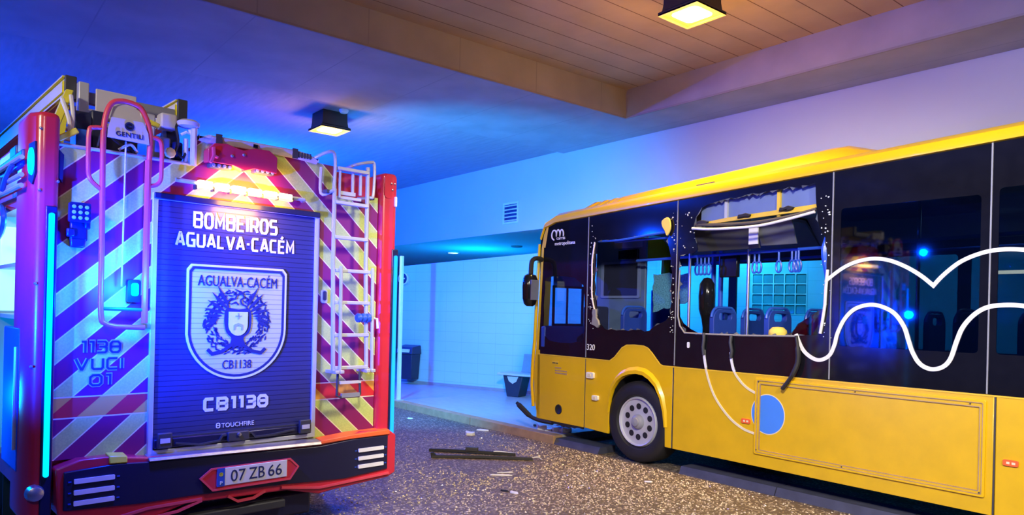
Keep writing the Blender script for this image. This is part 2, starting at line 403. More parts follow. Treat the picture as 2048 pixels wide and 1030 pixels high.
# ================================================================ THE PLACE
ZC = 4.51; FX = -7.15; FY = 7.85; ZT = 4.92
struct('floor', MB().box(-26, 9, -9, 6.0, -0.3, 0).box(-6.58, 9, 6.0, 15, -0.3, 0), 'asphalt', 'dark gritty asphalt roadway strewn with broken glass', 'road')
struct('floor_platform', MB().box(-26, -6.58, 6.16, 15, -0.3, 0.1), 'platform_floor', 'pale raised waiting platform behind the kerb', 'platform')
k = MB()
for i in range(11): k.box(-26+i*1.77, -26+(i+1)*1.77-0.012, 6.0, 6.16, -0.3, 0.1)
struct('trim_1', k, 'kerb_stone', 'weathered kerb along the front of the platform', 'kerb')
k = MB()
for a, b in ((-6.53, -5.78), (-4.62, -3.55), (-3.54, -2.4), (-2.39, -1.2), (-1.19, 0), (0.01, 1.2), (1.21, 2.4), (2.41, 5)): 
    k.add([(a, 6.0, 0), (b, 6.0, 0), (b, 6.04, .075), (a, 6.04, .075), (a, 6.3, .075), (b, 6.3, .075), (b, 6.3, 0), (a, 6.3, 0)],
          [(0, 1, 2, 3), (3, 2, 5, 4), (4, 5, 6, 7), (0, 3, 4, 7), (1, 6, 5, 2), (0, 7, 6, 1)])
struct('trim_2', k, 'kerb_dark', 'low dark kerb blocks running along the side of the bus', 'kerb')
struct('wall_upper', MB().box(-26, 9, 8.8, 9.0, 3.19, ZC+.3), 'plaster', 'smooth pale upper wall above the waiting area', 'wall')
struct('ceiling_soffit', MB().box(-26, 9, 9.0, 15, 3.19, 3.3), 'plaster', 'low soffit over the waiting area', 'ceiling')
struct('wall_rear', MB().box(-26, 9, 15, 15.2, 0, 3.3), 'plaster', 'pale rear wall behind the waiting area', 'wall')
# tiled wall, slightly askew to the kerb
tw = thing('wall_tiled', 'long tiled wall standing behind the platform', 'wall', (-13.155, 7.631, 0), math.atan2(0.916, 2.627)); tag(tw, kind='structure')
wl = MB()
wl.prism([(0, 0.1), (13.5, 0.1), (13.5, 3.15), (10.2, 3.15), (0, 2.53)], 0, 0.15, 'xz', holes=[[(7.18, 1.68), (8.0, 1.68), (8.0, 2.32), (7.18, 2.32)]])
wt = wl.build('tile_face', 'wall_tiles', tw)
MB().box(0, 13.5, -0.012, 0, 0.1, 0.16).build('baseboard', 'grey_plastic', tw)
g = thing('window_1', 'glass block window in the tiled wall seen through the bus', 'window', (-13.155, 7.631, 0), math.atan2(0.916, 2.627)); tag(g, kind='structure')
MB().prism([(7.18, 1.68), (8.0, 1.68), (8.0, 2.32), (7.18, 2.32)], -.004, .1, 'xz', holes=[rrect(7.195+i*.161, 7.341+i*.161, 1.693+j*.157, 1.835+j*.157, .01, 2) for i in range(5) for j in range(4)]).build('mortar_grid', 'block_mortar', g)
for i in range(5):
    for j in range(4):
        MB().box(7.195+i*.161, 7.195+i*.161+.146, 0.008, 0.06, 1.693+j*.157, 1.693+j*.157+.142).build('glass_block', 'block_glass', g, 0.012)
# ceiling: slab, stepped bay to the left, boarded coffer to the right
c = MB().box(-9.5, FX, -9, 8.8, ZC, ZC+.5).box(FX, 9, FY, 8.8, ZC, ZC+.5)
struct('ceiling_1', c, 'slab_marks', 'grey concrete ceiling slab around the coffer', 'ceiling')
struct('ceiling_2', MB().box(-26, -9.5, -9, 8.8, ZC+.05, ZC+.5), 'ceiling_concrete', 'far concrete ceiling bay beyond the slab edge', 'ceiling')
struct('ceiling_3', MB().box(FX, 9, -9, FY, ZT, ZT+.1), 'board_marks', 'board-marked concrete coffer over the bus', 'ceiling')
struct('trim_3', MB().box(FX-.02, 9, FY-.008, FY+.02, ZC-.012, ZC+.012).box(FX-.02, FX+.008, -9, FY, ZC-.012, ZC+.012), 'beam_concrete', 'raised bead along the lower edge of the coffer', 'trim')

# ---------------------------------------------------------------- hall lamps and fittings
def square_lamp(x, y, z, top, label, power, spill):
    t = thing('ceiling_lamp', label, 'lamp', (x, y, z), 0, 'square ceiling lamps'); h = top-z; a = .235
    r = lambda q, zz: [(-q, -q, zz), (q, -q, zz), (q, q, zz), (-q, q, zz)]
    MB().loft([r(a*.82, h), r(a*.84, .12), r(a*.88, .05), r(a, .03), r(a, 0), r(a*.90, 0), r(a*.88, .03)], smooth=False, caps=False).build('housing', 'lamp_housing', t)
    MB().loft([r(a*1.0, .012), r(a*1.0, -.004), r(a*.88, -.004), r(a*.88, .012)], smooth=False, caps=False).build('rim', 'lamp_rim', t)
    MB().box(-a*.87, a*.87, -a*.87, a*.87, .012, .022).build('diffuser_halo', 'painted_halo', t)  # its glowing yellow border is the lamp's halo, painted in
    MB().prism(rrect(-a*.66, a*.66, -a*.66, a*.66, a*.25), .006, .013, 'xy').build('bulb_glow', 'lamp_glow', t)
    light('lamp_light', 'AREA', (x, y, z-.03), WARM, power, 0.4, (x, y, 0))
    light('lamp_spill', 'POINT', (x, y, z-.18), (1.0, .48, .02), spill, 0.12)
    return t
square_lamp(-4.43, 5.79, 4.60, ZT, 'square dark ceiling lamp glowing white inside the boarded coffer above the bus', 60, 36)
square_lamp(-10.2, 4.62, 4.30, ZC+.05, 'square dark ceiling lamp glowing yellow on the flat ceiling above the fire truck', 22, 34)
t = thing('smoke_detector', 'small pale smoke detector on the ceiling beside the lamp above the fire truck', 'detector', (-9.75, 4.66, ZC+.05))
t.location = (-9.85, 4.68, ZC+.05)
MB().lathe((0, 0, 0), [(.07, 0), (.07, -.02), (.05, -.05), (.02, -.055)], 'z', 20).build('housing', 'white_plastic', t)
t = thing('vent_grille', 'white louvred vent grille high on the upper wall', 'vent', (-10.97, 8.8, 3.57))
MB().prism(rrect(-.24, .24, -.21, .21, .01), -.02, 0, 'xz', holes=[rrect(-.2, .2, -.17, .17, .005)]).build('frame', 'white_plastic', t)
MB().box(-.2, .2, -.004, 0, -.17, .17).build('backing', 'dark_navy', t)
for i in range(5): MB().obox((0, -.014, -.145+i*.072), (.4, .018, .022), rx=.5).build('louvre', 'white_plastic', t)
dls = [(-15.9, 10.8, 'round downlight glowing on the low soffit left of the bus'),
       (-6.2, 9.35, 'added light under the low soffit hidden behind the front of the bus'),
       (-3.4, 9.35, 'added light under the low soffit behind the middle of the bus'),
       (-0.6, 9.35, 'added light under the low soffit behind the back of the bus')]
d0 = None
for x, y, lb in dls:
    if d0 is None:
        d0 = thing('downlight', lb, 'lamp', (x, y, 3.19), 0, 'downlights in the soffit')
        MB().lathe((0, 0, 0), [(.17, 0), (.17, -.02), (.14, -.025), (.14, -.005)], 'z', 24).build('rim', 'white_plastic', d0)
        MB().lathe((0, 0, 0), [(.139, -.006), (.139, -.016), (.0, -.016)], 'z', 24).build('lens', 'downlight_glow', d0)
    light('downlight_beam', 'AREA', (x, y, 3.15), (.02, .55, 1.0), 60 if x > -10 else 25, 0.25, (x, y+.4, 0))  # those behind the bus are added to light the tiled wall
t = thing('soffit_detector', 'flat dark detector on the low soffit right of the downlight', 'detector', (-13.1, 10.7, 3.19))
MB().lathe((0, 0, 0), [(.14, 0), (.13, -.03), (.09, -.04), (0, -.04)], 'z', 20).build('cover', 'grey_plastic', t)
t = thing('platform_post', 'thin pale steel post on the platform edge beside the fire truck', 'post', (-10.5, 6.1, 0.1))
MB().box(-.03, .03, -.025, .025, 0, 2.42).build('shaft', 'white_plastic', t, .004)
MB().box(-.07, .07, -.055, .055, 0, .015).build('base_plate', 'alu_matt', t)
# round sign, bin and bench against the tiled wall
AW = math.atan2(0.916, 2.627)
def onwall(s, off=0.0, z=0.0):
    d = Vector((cos(AW), sin(AW), 0)); n = Vector((sin(AW), -cos(AW), 0))
    return Vector((-13.155, 7.631, 0)) + d*s + n*off + Vector((0, 0, z))
t = thing('round_sign', 'dark round sign with a pale rim on the tiled wall beside the fire truck', 'sign', onwall(.10, .0, 2.27), AW)
MB().lathe((0, 0, 0), [(.13, 0), (.13, -.05), (.115, -.055)], 'y', 28).build('rim', 'white_plastic', t)
MB().lathe((0, 0, 0), [(.114, -.05), (.1, -.062), (0, -.062)], 'y', 28).build('face', 'dark_navy', t)
MB().box(-.06, .06, -.066, -.062, -.012, .012).build('bar', 'white_plastic', t)
t = thing('litter_bin', 'dark blue wall litter bin with a pale slot on the tiled wall', 'bin', onwall(.38, .0, .2), AW)
MB().loft([[(-.17, -.25, 0), (.17, -.25, 0), (.17, -.02, 0), (-.17, -.02, 0)], [(-.21, -.3, .52), (.21, -.3, .52), (.21, -.02, .52), (-.21, -.02, .52)]], smooth=False).build('body', 'dark_navy', t, .012)
MB().loft([[(-.23, -.32, .52), (.23, -.32, .52), (.23, -.015, .52), (-.23, -.015, .52)], [(-.21, -.27, .66), (.21, -.27, .66), (.21, -.015, .70), (-.21, -.015, .70)]], smooth=False).build('hood', 'dark_navy', t, .012)
MB().box(-.15, .15, -.325, -.29, .555, .62).build('slot', 'white_plastic', t)
MB().box(-.1, .1, -.02, 0, .1, .6).build('bracket', 'grey_plastic', t)
MB().tube([(-.23, -.2, .55), (-.27, -.2, .52), (-.27, -.2, .42)], .012).build('handle', 'dark_grey', t)
t = thing('bench', 'grey metal waiting bench on a dark V-shaped foot left of the bus', 'bench', onwall(3.17, .42, .1), AW)
MB().box(-.29, 1.25, -.24, .20, .385, .425).build('seat_plate', 'alu_matt', t, .01)
for x in (.02, .46, .90):
    pr = catmull([(.12, .43), (.16, .50), (.22, .76)], 5); pr2 = [(a+.02, b) for a, b in reversed(pr)]
    MB().prism(pr+pr2, x-.02, x+.38, 'yz').build('backrest', 'grey_plastic', t, .006)
for x in (-.02, .95):
    f_ = MB().prism([(x-.19, .385), (x-.10, 0), (x+.14, 0), (x+.23, .385)], -.16, .12).build('foot', 'dark_navy', t, .012)
    MB().prism([(x-.10, .37), (x-.06, .28), (x+.02, .235), (x+.10, .28), (x+.14, .37)], -.166, -.158).build('recess', 'alu_matt', f_)

# ================================================================ BUS  (local: x from nose to tail, y into the bus, z up)
bus = thing('city_bus', 'yellow and black city bus with smashed side windows and white wavy lines', 'bus', (-6.9063, 6.0292, 0), radians(-0.9))
def ze(u): return 2.735 + 0.0388*u          # lower edge of the yellow roof band
LEN = 10.2; WB = 2.5; ZB = 1.10
def jag(poly, amp, step=0.06, seed=1):
    rnd = random.Random(seed); out = []; n = len(poly)
    for i in range(n):
        a, b = poly[i], poly[(i+1) % n]; L = math.hypot(b[0]-a[0], b[1]-a[1]); k = max(1, int(L/step))
        for j in range(k):
            t = j/k; q = amp if j else amp*.3
            out.append((a[0]+(b[0]-a[0])*t + rnd.uniform(-q, q), a[1]+(b[1]-a[1])*t + rnd.uniform(-q, q)))
    return out
def shards(poly, seed, lo=.006, hi=.03, prob=.55):
    """glass teeth left standing round the edge of a smashed pane"""
    rnd = random.Random(seed); mb = MB(); n = len(poly)
    cx_ = sum(p[0] for p in poly)/n; cz_ = sum(p[1] for p in poly)/n
    for i in range(n):
        if rnd.random() > prob: continue
        a, b = poly[i], poly[(i+1) % n]; m = ((a[0]+b[0])/2, (a[1]+b[1])/2)
        d = math.hypot(cx_-m[0], cz_-m[1]); h = rnd.uniform(lo, hi)
        p = (m[0]+(cx_-m[0])/d*h + rnd.uniform(-.02, .02), m[1]+(cz_-m[1])/d*h + rnd.uniform(-.01, .01))
        mb.add([(a[0], .004, a[1]), (b[0], .004, b[1]), (p[0], .010+rnd.uniform(-.02, .02), p[1]), (a[0], .012, a[1]), (b[0], .012, b[1])], [(0, 1, 2), (3, 2, 4), (0, 2, 3), (1, 4, 2)])
    return mb
notch = [(.884, 1.092), (1.277, 1.094), (1.352, 1.14), (1.46, 1.25), (1.53, 1.285), (1.639, 1.292), (1.78, 1.287), (1.84, 1.265), (1.9, 1.215), (2.01, 1.105), (2.05, 1.093), (2.192, 1.092)]
arch = [(1.276, .262), (1.28, .50), (1.30, .66), (1.345, .78), (1.42, .875), (1.50, .93), (1.60, .965), (1.70, .978), (1.80, .968), (1.88, .93), (1.96, .865), (2.03, .745), (2.07, .61), (2.09, .45), (2.097, .245)]
mat('flap_grey', (.13, .14, .16), .5)
mat('teeth_glass', (.12, .14, .18), .12, var=.3)
# -- yellow lower skin, panel by panel
MB().prism([(.0, .275), (.878, .277), (.878, 1.092), (.0, 1.092)], 0, .03).build('front_corner_panel', 'bus_yellow', bus, .006)
MB().prism([(.886, .277)] + arch + [(2.186, .244), (2.186, 1.092)] + notch[::-1][1:-1] + [(.886, 1.092)], 0, .03).build('wheel_arch_panel', 'bus_yellow', bus, .005)
MB().prism([(2.196, .243), (5.10, .238), (5.10, 1.098), (2.196, 1.096)], 0, .03).build('side_panel', 'bus_yellow_worn', bus, .006)
MB().prism([(5.11, .238), (LEN, .238), (LEN, 1.098), (5.11, 1.098)], 0, .03).build('side_panel', 'bus_yellow_worn', bus, .006)
# flared lip over the wheel
lip = []; 
for i, (a, b) in enumerate(arch[1:-1]):
    t = max(0, sin(pi*(i+.6)/(len(arch)-1.4))); lip.append((a, b, t))
rg = []
for a, b, t in lip:
    nx, nz = (a-1.69)/.42, (b-.35)/.63; l = math.hypot(nx, nz); nx /= l; nz /= l; wdt = .02+.062*t
    rg.append([(a, 0.0, b), (a+nx*.004, -.012-.022*t, b+nz*.004), (a+nx*wdt*.55, -.012-.02*t, b+nz*wdt*.55), (a+nx*wdt, 0.0, b+nz*wdt)])
MB().loft(rg).build('arch_lip', 'bus_yellow', bus)
MB().prism([(1.27, .25), (1.27, 1.0), (2.1, 1.0), (2.1, .25)], .55, .58).loft([[(a, .03, b), (a, .56, b), (a+.001, .56, b+.001), (a+.001, .03, b+.001)] for a, b in arch]).build('wheel_well', 'black_rubber', bus)
# -- black window band with its panes
pa = [(0.0, 1.10), (.878, 1.10), (.878, ze(.88)), (.26, ze(.2)), (.12, 2.72), (.05, 2.66), (.01, 2.55)]
openA = jag([(.09, 1.36), (.10, 2.05), (.20, 2.08), (.463, 2.076), (.652, 2.061), (.81, 1.96), (.835, 1.818), (.85, 1.42), (.82, 1.28), (.4, 1.26), (.2, 1.28)], .008, .1, 3)
p = MB().prism(pa, .004, .012, holes=[openA]).build('driver_window', 'frit_black', bus)
MB().prism(openA, .006, .010).build('pane', 'smoke_glass', p)
openB = jag([(1.024, 2.471), (1.5, 2.485), (2.061, 2.497), (2.10, 2.3), (2.145, 2.071), (2.14, 1.85), (2.13, 1.633), (1.996, 1.537), (1.853, 1.458), (1.365, 1.441), (1.172, 1.455), (1.10, 1.52), (1.05, 1.695), (1.01, 1.85), (.996, 2.022), (1.02, 2.25)], .012, .06, 5)
p = MB().prism([(.886, 1.10)] + notch[1:-1] + [(2.196, 1.10), (2.196, ze(2.2)), (.886, ze(.88))], .004, .012, holes=[openB]).build('smashed_window', 'frit_black', bus)
p['label'] = 'smashed window over the front wheel'
o_ = shards(openB, 11).build('glass_teeth', 'teeth_glass', p); o_['kind'] = 'stuff'
openC = jag([(2.235, 2.248), (2.40, 2.26), (2.46, 2.30), (2.43, 2.42), (2.398, 2.524), (2.427, 2.628), (2.499, 2.72), (2.766, 2.772), (3.329, 2.80), (3.70, 2.81), (3.71, 2.634), (3.73, 2.464), (3.80, 2.336), (3.82, 2.066), (3.81, 1.826), (3.79, 1.494), (3.57, 1.47), (3.222, 1.464), (2.6, 1.448), (2.33, 1.446), (2.25, 1.578), (2.235, 1.868)], .010, .06, 9)
p = MB().prism([(2.204, 1.10), (3.86, 1.10), (3.86, ze(3.86)), (2.204, ze(2.2))], .004, .012, holes=[openC]).build('smashed_window', 'frit_black', bus)
p['label'] = 'largest smashed window with its upper lining exposed'
o_ = shards(openC, 12).build('glass_teeth', 'teeth_glass', p); o_['kind'] = 'stuff'
x = 3.868; k = 0
for a, b, h0, h1 in ((3.868, 5.045, (3.935, 4.985), (1.40, 2.565)), (5.055, 6.25, (5.10, 6.19), (1.40, 2.60)), (6.26, 7.46, (6.31, 7.40), (1.40, 2.64)), (7.47, 8.67, (7.52, 8.61), (1.40, 2.68)), (8.68, LEN, (8.73, 10.1), (1.40, 2.70))):
    hole = rrect(h0[0], h0[1], h1[0], h1[1], .03)
    p = MB().prism([(a, 1.104), (b, 1.104), (b, ze(b)), (a, ze(a))], .004, .012, holes=[hole]).build('tinted_window', 'frit_black', bus)
    MB().prism(hole, .006, .010).build('pane', 'tinted_glass', p)
MB().prism(jag([(2.235, 1.66), (2.235, 1.45), (2.50, 1.45), (2.40, 1.49), (2.30, 1.55)], .008, .05, 41), .006, .010).build('glass_remnant', 'tinted_glass', bus)
MB().prism(jag([(3.81, 1.72), (3.79, 1.47), (3.50, 1.47), (3.56, 1.58), (3.70, 1.66)], .012, .05, 42), .006, .010).build('glass_remnant', 'tinted_glass', bus)
MB().prism(jag([(1.00, 1.68), (.985, 1.50), (1.08, 1.46), (1.11, 1.50), (1.06, 1.58), (1.05, 1.68)], .012, .04, 43), -.02, .008).build('torn_lining', 'grey_plastic', bus, .005)
# rim of torn seal along the bottom of the big window and its left side
MB().tube([(2.245, .0, 2.1), (2.235, -.004, 1.85), (2.24, -.008, 1.62), (2.27, -.01, 1.52), (2.33, -.008, 1.452), (2.6, -.004, 1.45), (3.0, -.004, 1.452), (3.55, -.004, 1.468)], .009, 6).build('window_seal', 'grey_plastic', bus)
MB().tube([(3.83, .0, 2.05), (3.825, -.012, 1.9), (3.82, -.012, 1.75), (3.80, -.012, 1.60), (3.78, -.006, 1.50)], .013, 6).build('window_seal', 'white_plastic', bus)
MB().tube(catmull([(.99, .0, 2.46), (.965, -.01, 2.25), (.97, -.012, 2.05), (.975, -.012, 1.85), (1.01, -.008, 1.7), (1.05, 0, 1.6)], 4), .010, 6).build('window_seal', 'white_plastic', bus)
rnd = random.Random(21); sp_ = MB()
for i in range(150):
    z_ = rnd.uniform(1.45, 2.70); u_ = rnd.choice([rnd.gauss(.955, .025), rnd.gauss(2.16, .02), rnd.gauss(2.33, .05), rnd.gauss(3.80, .03)])
    if 2.26 < u_ < 2.5 and z_ < 2.3: continue
    q = rnd.uniform(.004, .014); sp_.obox((u_, 0, z_), (q, .006, q*.8), ry=rnd.uniform(0, 3))
o_ = sp_.build('glass_crumbs', 'shard_glass', bus); o_['kind'] = 'stuff'
# peeled flap and torn lumps
MB().prism(catmull([(2.01, 2.62), (2.08, 2.655), (2.12, 2.62), (2.13, 2.53), (2.085, 2.46), (2.05, 2.52), (2.02, 2.56)], 3, True), -.03, -.012).build('peeled_lining', 'foam_yellow', bus, .01)
# -- roof band, roof, pod
secs = []
for i in range(0, 41):
    u = .05 + (LEN-.05)*i/40; z0 = ze(u)
    if i == 0: z0 = 2.62
    if i == 1: z0 = ze(u)
    secs.append([(u, .0, z0), (u, -.022, z0+.006), (u, -.026, z0+.03), (u, -.012, z0+.085), (u, .05, z0+.125), (u, .16, z0+.155), (u, .16, z0+.02), (u, .02, z0)])
secs2 = [[(.02, .0, 2.55), (.02, -.015, 2.56), (.02, -.018, 2.58), (.03, -.01, 2.61), (.05, .05, 2.64), (.07, .16, 2.66), (.06, .16, 2.58), (.03, .02, 2.55)],
         [(.09, .0, 2.69), (.09, -.02, 2.70), (.09, -.024, 2.72), (.10, -.01, 2.76), (.12, .05, 2.79), (.14, .16, 2.815), (.14, .16, 2.72), (.1, .02, 2.69)]]
MB().loft(secs2 + secs[1:]).build('roof_band', 'bus_yellow', bus)
MB().loft([[(u, .14, ze(u)+.12), (u, .6, ze(u)+.16), (u, WB/2, ze(u)+.17), (u, WB-.6, ze(u)+.16), (u, WB-.02, ze(u)+.1), (u, WB-.02, ze(u)+.04), (u, .14, ze(u)+.06)] for u in (.14, 2, 5, 8, LEN)]).build('roof', 'bus_yellow', bus)
def podsec(u, f):
    z = ze(u)+.13; t = max(z+.012, z+f)
    return [(u, .16, z-.02), (u, .20, z+.2*f), (u, .30, z+.72*f), (u, .42, z+.95*f), (u, .62, t), (u, WB-.6, t), (u, WB-.3, z+.6*f), (u, WB-.2, z-.02)]
pod = MB().loft([podsec(u, f) for u, f in ((.28, .02), (.5, .085), (.8, .125), (1.2, .15), (2.0, .17), (3.0, .19), (3.62, .20), (3.78, .19), (4.05, .09), (4.3, .01))]).build('roof_pod', 'bus_yellow', bus)
for i in range(4):
    u = .62+i*.16; f = .12
    MB().loft([[(u+du, .19, ze(u)+.15), (u+du+.045, .33, ze(u)+.13+f*.82), (u+du+.06, .55, ze(u)+.14+f), (u+du+.06, .55, ze(u)+.155+f), (u+du+.045, .31, ze(u)+.145+f*.82), (u+du, .175, ze(u)+.16)] for du in (0, .05)]).build('louvre', 'bus_yellow_worn', pod)
MB().obox((2.42, .16, ze(2.42)+.158), (.22, .02, .012), ry=-.04).build('roof_mark', 'dark_grey', bus)
# -- nose
nose = [(-.02, .30), (-.085, .5), (-.11, .8), (-.095, 1.05), (-.06, 1.3), (-.03, 2.0), (-.01, 2.45), (.03, 2.60), (.06, 2.60), (.02, 2.4), (.02, .3)]
def nz(y, e): return [(a + e, y, b) for a, b in nose]
low = [(a, z) for a, z in nose if z <= 1.06] + [(.02, 1.05), (.02, .3)]
low = [(-.02, .30), (-.085, .5), (-.11, .8), (-.095, 1.05), (-.08, 1.15), (.0, 1.15), (.02, .3)]
def sec(pts, y, e): return [(a + e, y, z) for a, z in pts]
curve = ((0, .045), (.03, .02), (.09, 0), (.6, -.05), (1.25, -.07), (1.9, -.05), (WB-.09, 0), (WB, .045))
MB().loft([sec(low, y, e) for y, e in curve]).build('front_mask', 'bus_yellow', bus)
MB().loft([sec([(-.01, 2.45), (.03, 2.62), (.10, 2.74), (.12, 2.74), (.06, 2.45)], y, e) for y, e in curve]).build('destination_header', 'bus_yellow', bus)
for ys in ((0, .03, .09, .16), (WB-.16, WB-.09, WB-.03, WB)):
    MB().loft([sec([(-.08, 1.15), (-.03, 2.0), (-.01, 2.45), (.03, 2.45), (.01, 2.0), (-.03, 1.15)], y, abs(y-WB/2)*.06-.03) for y in ys]).build('front_pillar', 'bus_yellow', bus)
MB().loft([sec([(-.10, 1.15), (-.05, 2.0), (-.03, 2.45), (-.022, 2.45), (-.042, 2.0), (-.092, 1.15)], y, abs(y-WB/2)*.06-.03) for y in (.16, .6, 1.25, 1.9, WB-.16)]).build('windscreen', 'clear_glass', bus)
MB().tube([(-.02, .015, 2.5), (-.035, .0, 2.0), (-.06, -.0, 1.3), (-.09, .0, 1.0), (-.1, .0, .7), (-.06, .0, .42)], .022, 8).build('corner_trim', 'bus_yellow', bus)
MB().tube(catmull([(-.36, -.03, .43), (-.24, -.02, .36), (-.10, -.01, .285), (.06, .0, .255), (.3, .02, .25)], 5), [.022]*2+[.034]*8+[.026]*11, 8).build('torn_bumper', 'black_rubber', bus)
MB().prism(jag([(.05, .285), (.05, .25), (.5, .235), (.86, .25), (.86, .28)], .010, .05, 17), .004, .024).build('torn_skirt', 'black_rubber', bus)
# mirror
m_ = MB().loft([[(.075+.085*cos(a)*q, -.21+.10*sin(a)*q, z) for a in [2*pi*k/14 for k in range(14)]] for z, q in ((1.70, .45), (1.73, .8), (1.80, 1.0), (1.95, 1.05), (2.04, 1.0), (2.09, .75), (2.11, .3))]).build('mirror', 'black_gloss', bus)
MB().tube(catmull([(.05, .0, 2.30), (.05, -.10, 2.31), (.06, -.18, 2.26), (.07, -.2, 2.09)], 5), .03, 8).build('mirror_arm', 'black_rubber', m_)
MB().box(.155, .165, -.27, -.15, 1.78, 2.03).build('mirror_glass', 'alu', m_)
# -- wheel
wc = (1.69, .0, .452)
whl = MB().lathe(wc, [(.27, .05), (.30, .012), (.37, .0), (.42, .015), (.445, .05), (.448, .25), (.42, .28), (.25, .28)], 'y', 48).build('wheel', 'black_rubber', bus)
rim = MB().lathe(wc, [(.275, .045), (.262, .015), (.252, .02), (.245, .06), (.225, .11), (.205, .06), (.195, .045), (.14, .045), (.125, .06), (.115, .10), (.0, .10)], 'y', 48).build('rim', 'alu_matt', whl)
hb = MB().lathe(wc, [(.085, .10), (.08, .02), (.065, .0), (.05, -.005), (.045, -.02), (0, -.025)], 'y', 28).build('hub', 'grey_plastic', whl)
for i in range(10):
    a = 2*pi*(i+.5)/10
    MB().lathe((wc[0]+.168*cos(a), .043, wc[2]+.168*sin(a)), [(.034, 0), (.034, .004), (0, .004)][::-1], 'y', 16).build('rim_hole', 'black_rubber', whl)
    a += .3
    MB().lathe((wc[0]+.225*cos(a), .075, wc[2]+.225*sin(a)), [(.016, .05), (.016, -.012), (0, -.012)], 'y', 6).build('wheel_nut', 'alu_matt', whl)
w2 = whl.copy(); col.objects.link(w2); w2.location = (5.9, 0, 0)
for ch in list(whl.children):
    q = ch.copy(); col.objects.link(q); q.parent = w2
MB().box(1.25, 2.14, 2.2, 2.47, .02, .9).box(7.2, 8.0, .1, .4, .0, .6).build('offside_wheels', 'black_rubber', bus, .04)
# -- small things on the skin
MB().lathe((.428, -.001, .438), [(.062, .002), (.058, -.008), (.05, -.008), (.044, -.004), (0, -.003)], 'y', 28).build('tow_socket', 'black_rubber', bus)
for (u, z), n, sz in (((.985, .905), 'side_lamp', .058), ((1.075, .65), 'side_marker', .047)):
    q = MB().prism(rrect(u-sz, u+sz, z-sz*.6, z+sz*.6, .015), -.03, 0).build(n, 'white_plastic', bus, .012)
    MB().prism(rrect(u-sz*.55, u+sz*.4, z-sz*.3, z+sz*.3, .008), -.034, -.028).build('lens', 'cream_line', q)
for u, z in ((3.068, .648), (5.21, .637)):
    q = MB().prism(rrect(u-.048, u+.048, z-.022, z+.022, .012), -.012, 0).build('side_marker', 'orange_red', bus, .004)
    MB().box(u-.025, u-.005, -.014, -.012, z-.008, z+.008).box(u+.008, u+.03, -.014, -.012, z-.008, z+.008).build('reflector', 'cream_line', q)
for pts in ([(.884, .28), (.884, 1.09)], [(2.191, .245), (2.191, 1.09)], [(5.105, .24), (5.105, 1.1)]): MB().ribbon(pts, .011, -.001, .004).build('panel_joint', 'dark_grey', bus)
MB().ribbon([(0.0, 1.096), (.88, 1.096)] + notch[1:] + [(5.1, 1.10), (LEN, 1.10)], .012, -.004, .004).build('waist_moulding', 'trim_yellow', bus)
for u in (.882, 2.2, 3.864, 5.05, 6.255, 7.465, 8.675):
    MB().box(u-.005, u+.005, -.002, .006, 1.11, ze(u)).build('pillar_joint', 'grey_plastic', bus)
for k, (a, b, c_, d) in enumerate(((.29, .40, .985, 1.03), (.34, .46, .94, .955), (.345, .565, .905, .92), (.345, .565, .872, .89))):
    MB().box(a, b, -.002, .002, c_, d).build('sticker', 'trim_yellow' if k < 1 else 'kerb_stone', bus)
text('sticker_lettering', 'RETIRE AQUI', .30, .40, .995, 1.01, -.003, 'dark_grey', bus)
# white wave lines
up = catmull([(3.816, 1.954), (3.947, 2.05), (4.065, 2.104), (4.198, 2.128), (4.328, 2.113), (4.455, 2.061), (4.578, 1.984), (4.675, 1.901)], 5)
up2 = catmull([(4.675, 1.901), (4.743, 1.98), (4.853, 2.073), (4.975, 2.128), (5.093, 2.152), (5.233, 2.148), (5.4, 2.11), (5.6, 2.02), (5.75, 1.92)], 5)
lo = catmull([(3.552, 1.487), (3.617, 1.357), (3.698, 1.290), (3.781, 1.271), (3.863, 1.315), (3.906, 1.407), (3.93, 1.507), (3.987, 1.627), (4.074, 1.716), (4.198, 1.752), (4.301, 1.734), (4.393, 1.682), (4.466, 1.582), (4.503, 1.474), (4.535, 1.383), (4.59, 1.297), (4.669, 1.261), (4.751, 1.282), (4.805, 1.347), (4.842, 1.472), (4.879, 1.578), (4.939, 1.665), (5.014, 1.726), (5.102, 1.752), (5.241, 1.753), (5.35, 1.72), (5.45, 1.62), (5.52, 1.45), (5.62, 1.30), (5.75, 1.26)], 5)
MB().ribbon(up + up2[1:], .030, -.004, .003).build('white_wave_line', 'white_line', bus)
MB().ribbon(lo, .032, -.004, .003).build('white_wave_line', 'white_line', bus)
a1 = catmull([(2.572, 1.438), (2.571, 1.249), (2.623, 1.027), (2.718, .83), (2.874, .665), (3.024, .576), (3.16, .542)], 5)
a2 = catmull([(2.885, 1.423), (2.878, 1.286), (2.915, 1.124), (2.991, 1.022), (3.075, .958), (3.16, .922)], 5)
cut = lambda L_, lo_, hi_: [q for q in L_ if lo_ <= q[1] <= hi_]
MB().ribbon(cut(a1, 1.09, 1.3), .026, -.004, .003).build('white_wave_line', 'white_line', bus)
MB().ribbon(cut(a2, 1.09, 1.3), .026, -.004, .003).build('white_wave_line', 'white_line', bus)
MB().ribbon(cut(a1, 0, 1.12), .022, -.006, .001).build('cream_wave_line', 'cream_line', bus)
MB().ribbon(cut(a2, 0, 1.12), .022, -.006, .001).build('cream_wave_line', 'cream_line', bus)
for pts in ([(2.572, -.012, 1.46), (2.576, -.016, 1.40), (2.566, -.014, 1.32), (2.572, -.008, 1.24)], [(2.89, -.012, 1.45), (2.885, -.018, 1.38), (2.90, -.014, 1.30), (2.885, -.006, 1.23)]):
    MB().tube(pts, .016, 6).build('torn_seal', 'dark_grey', bus)
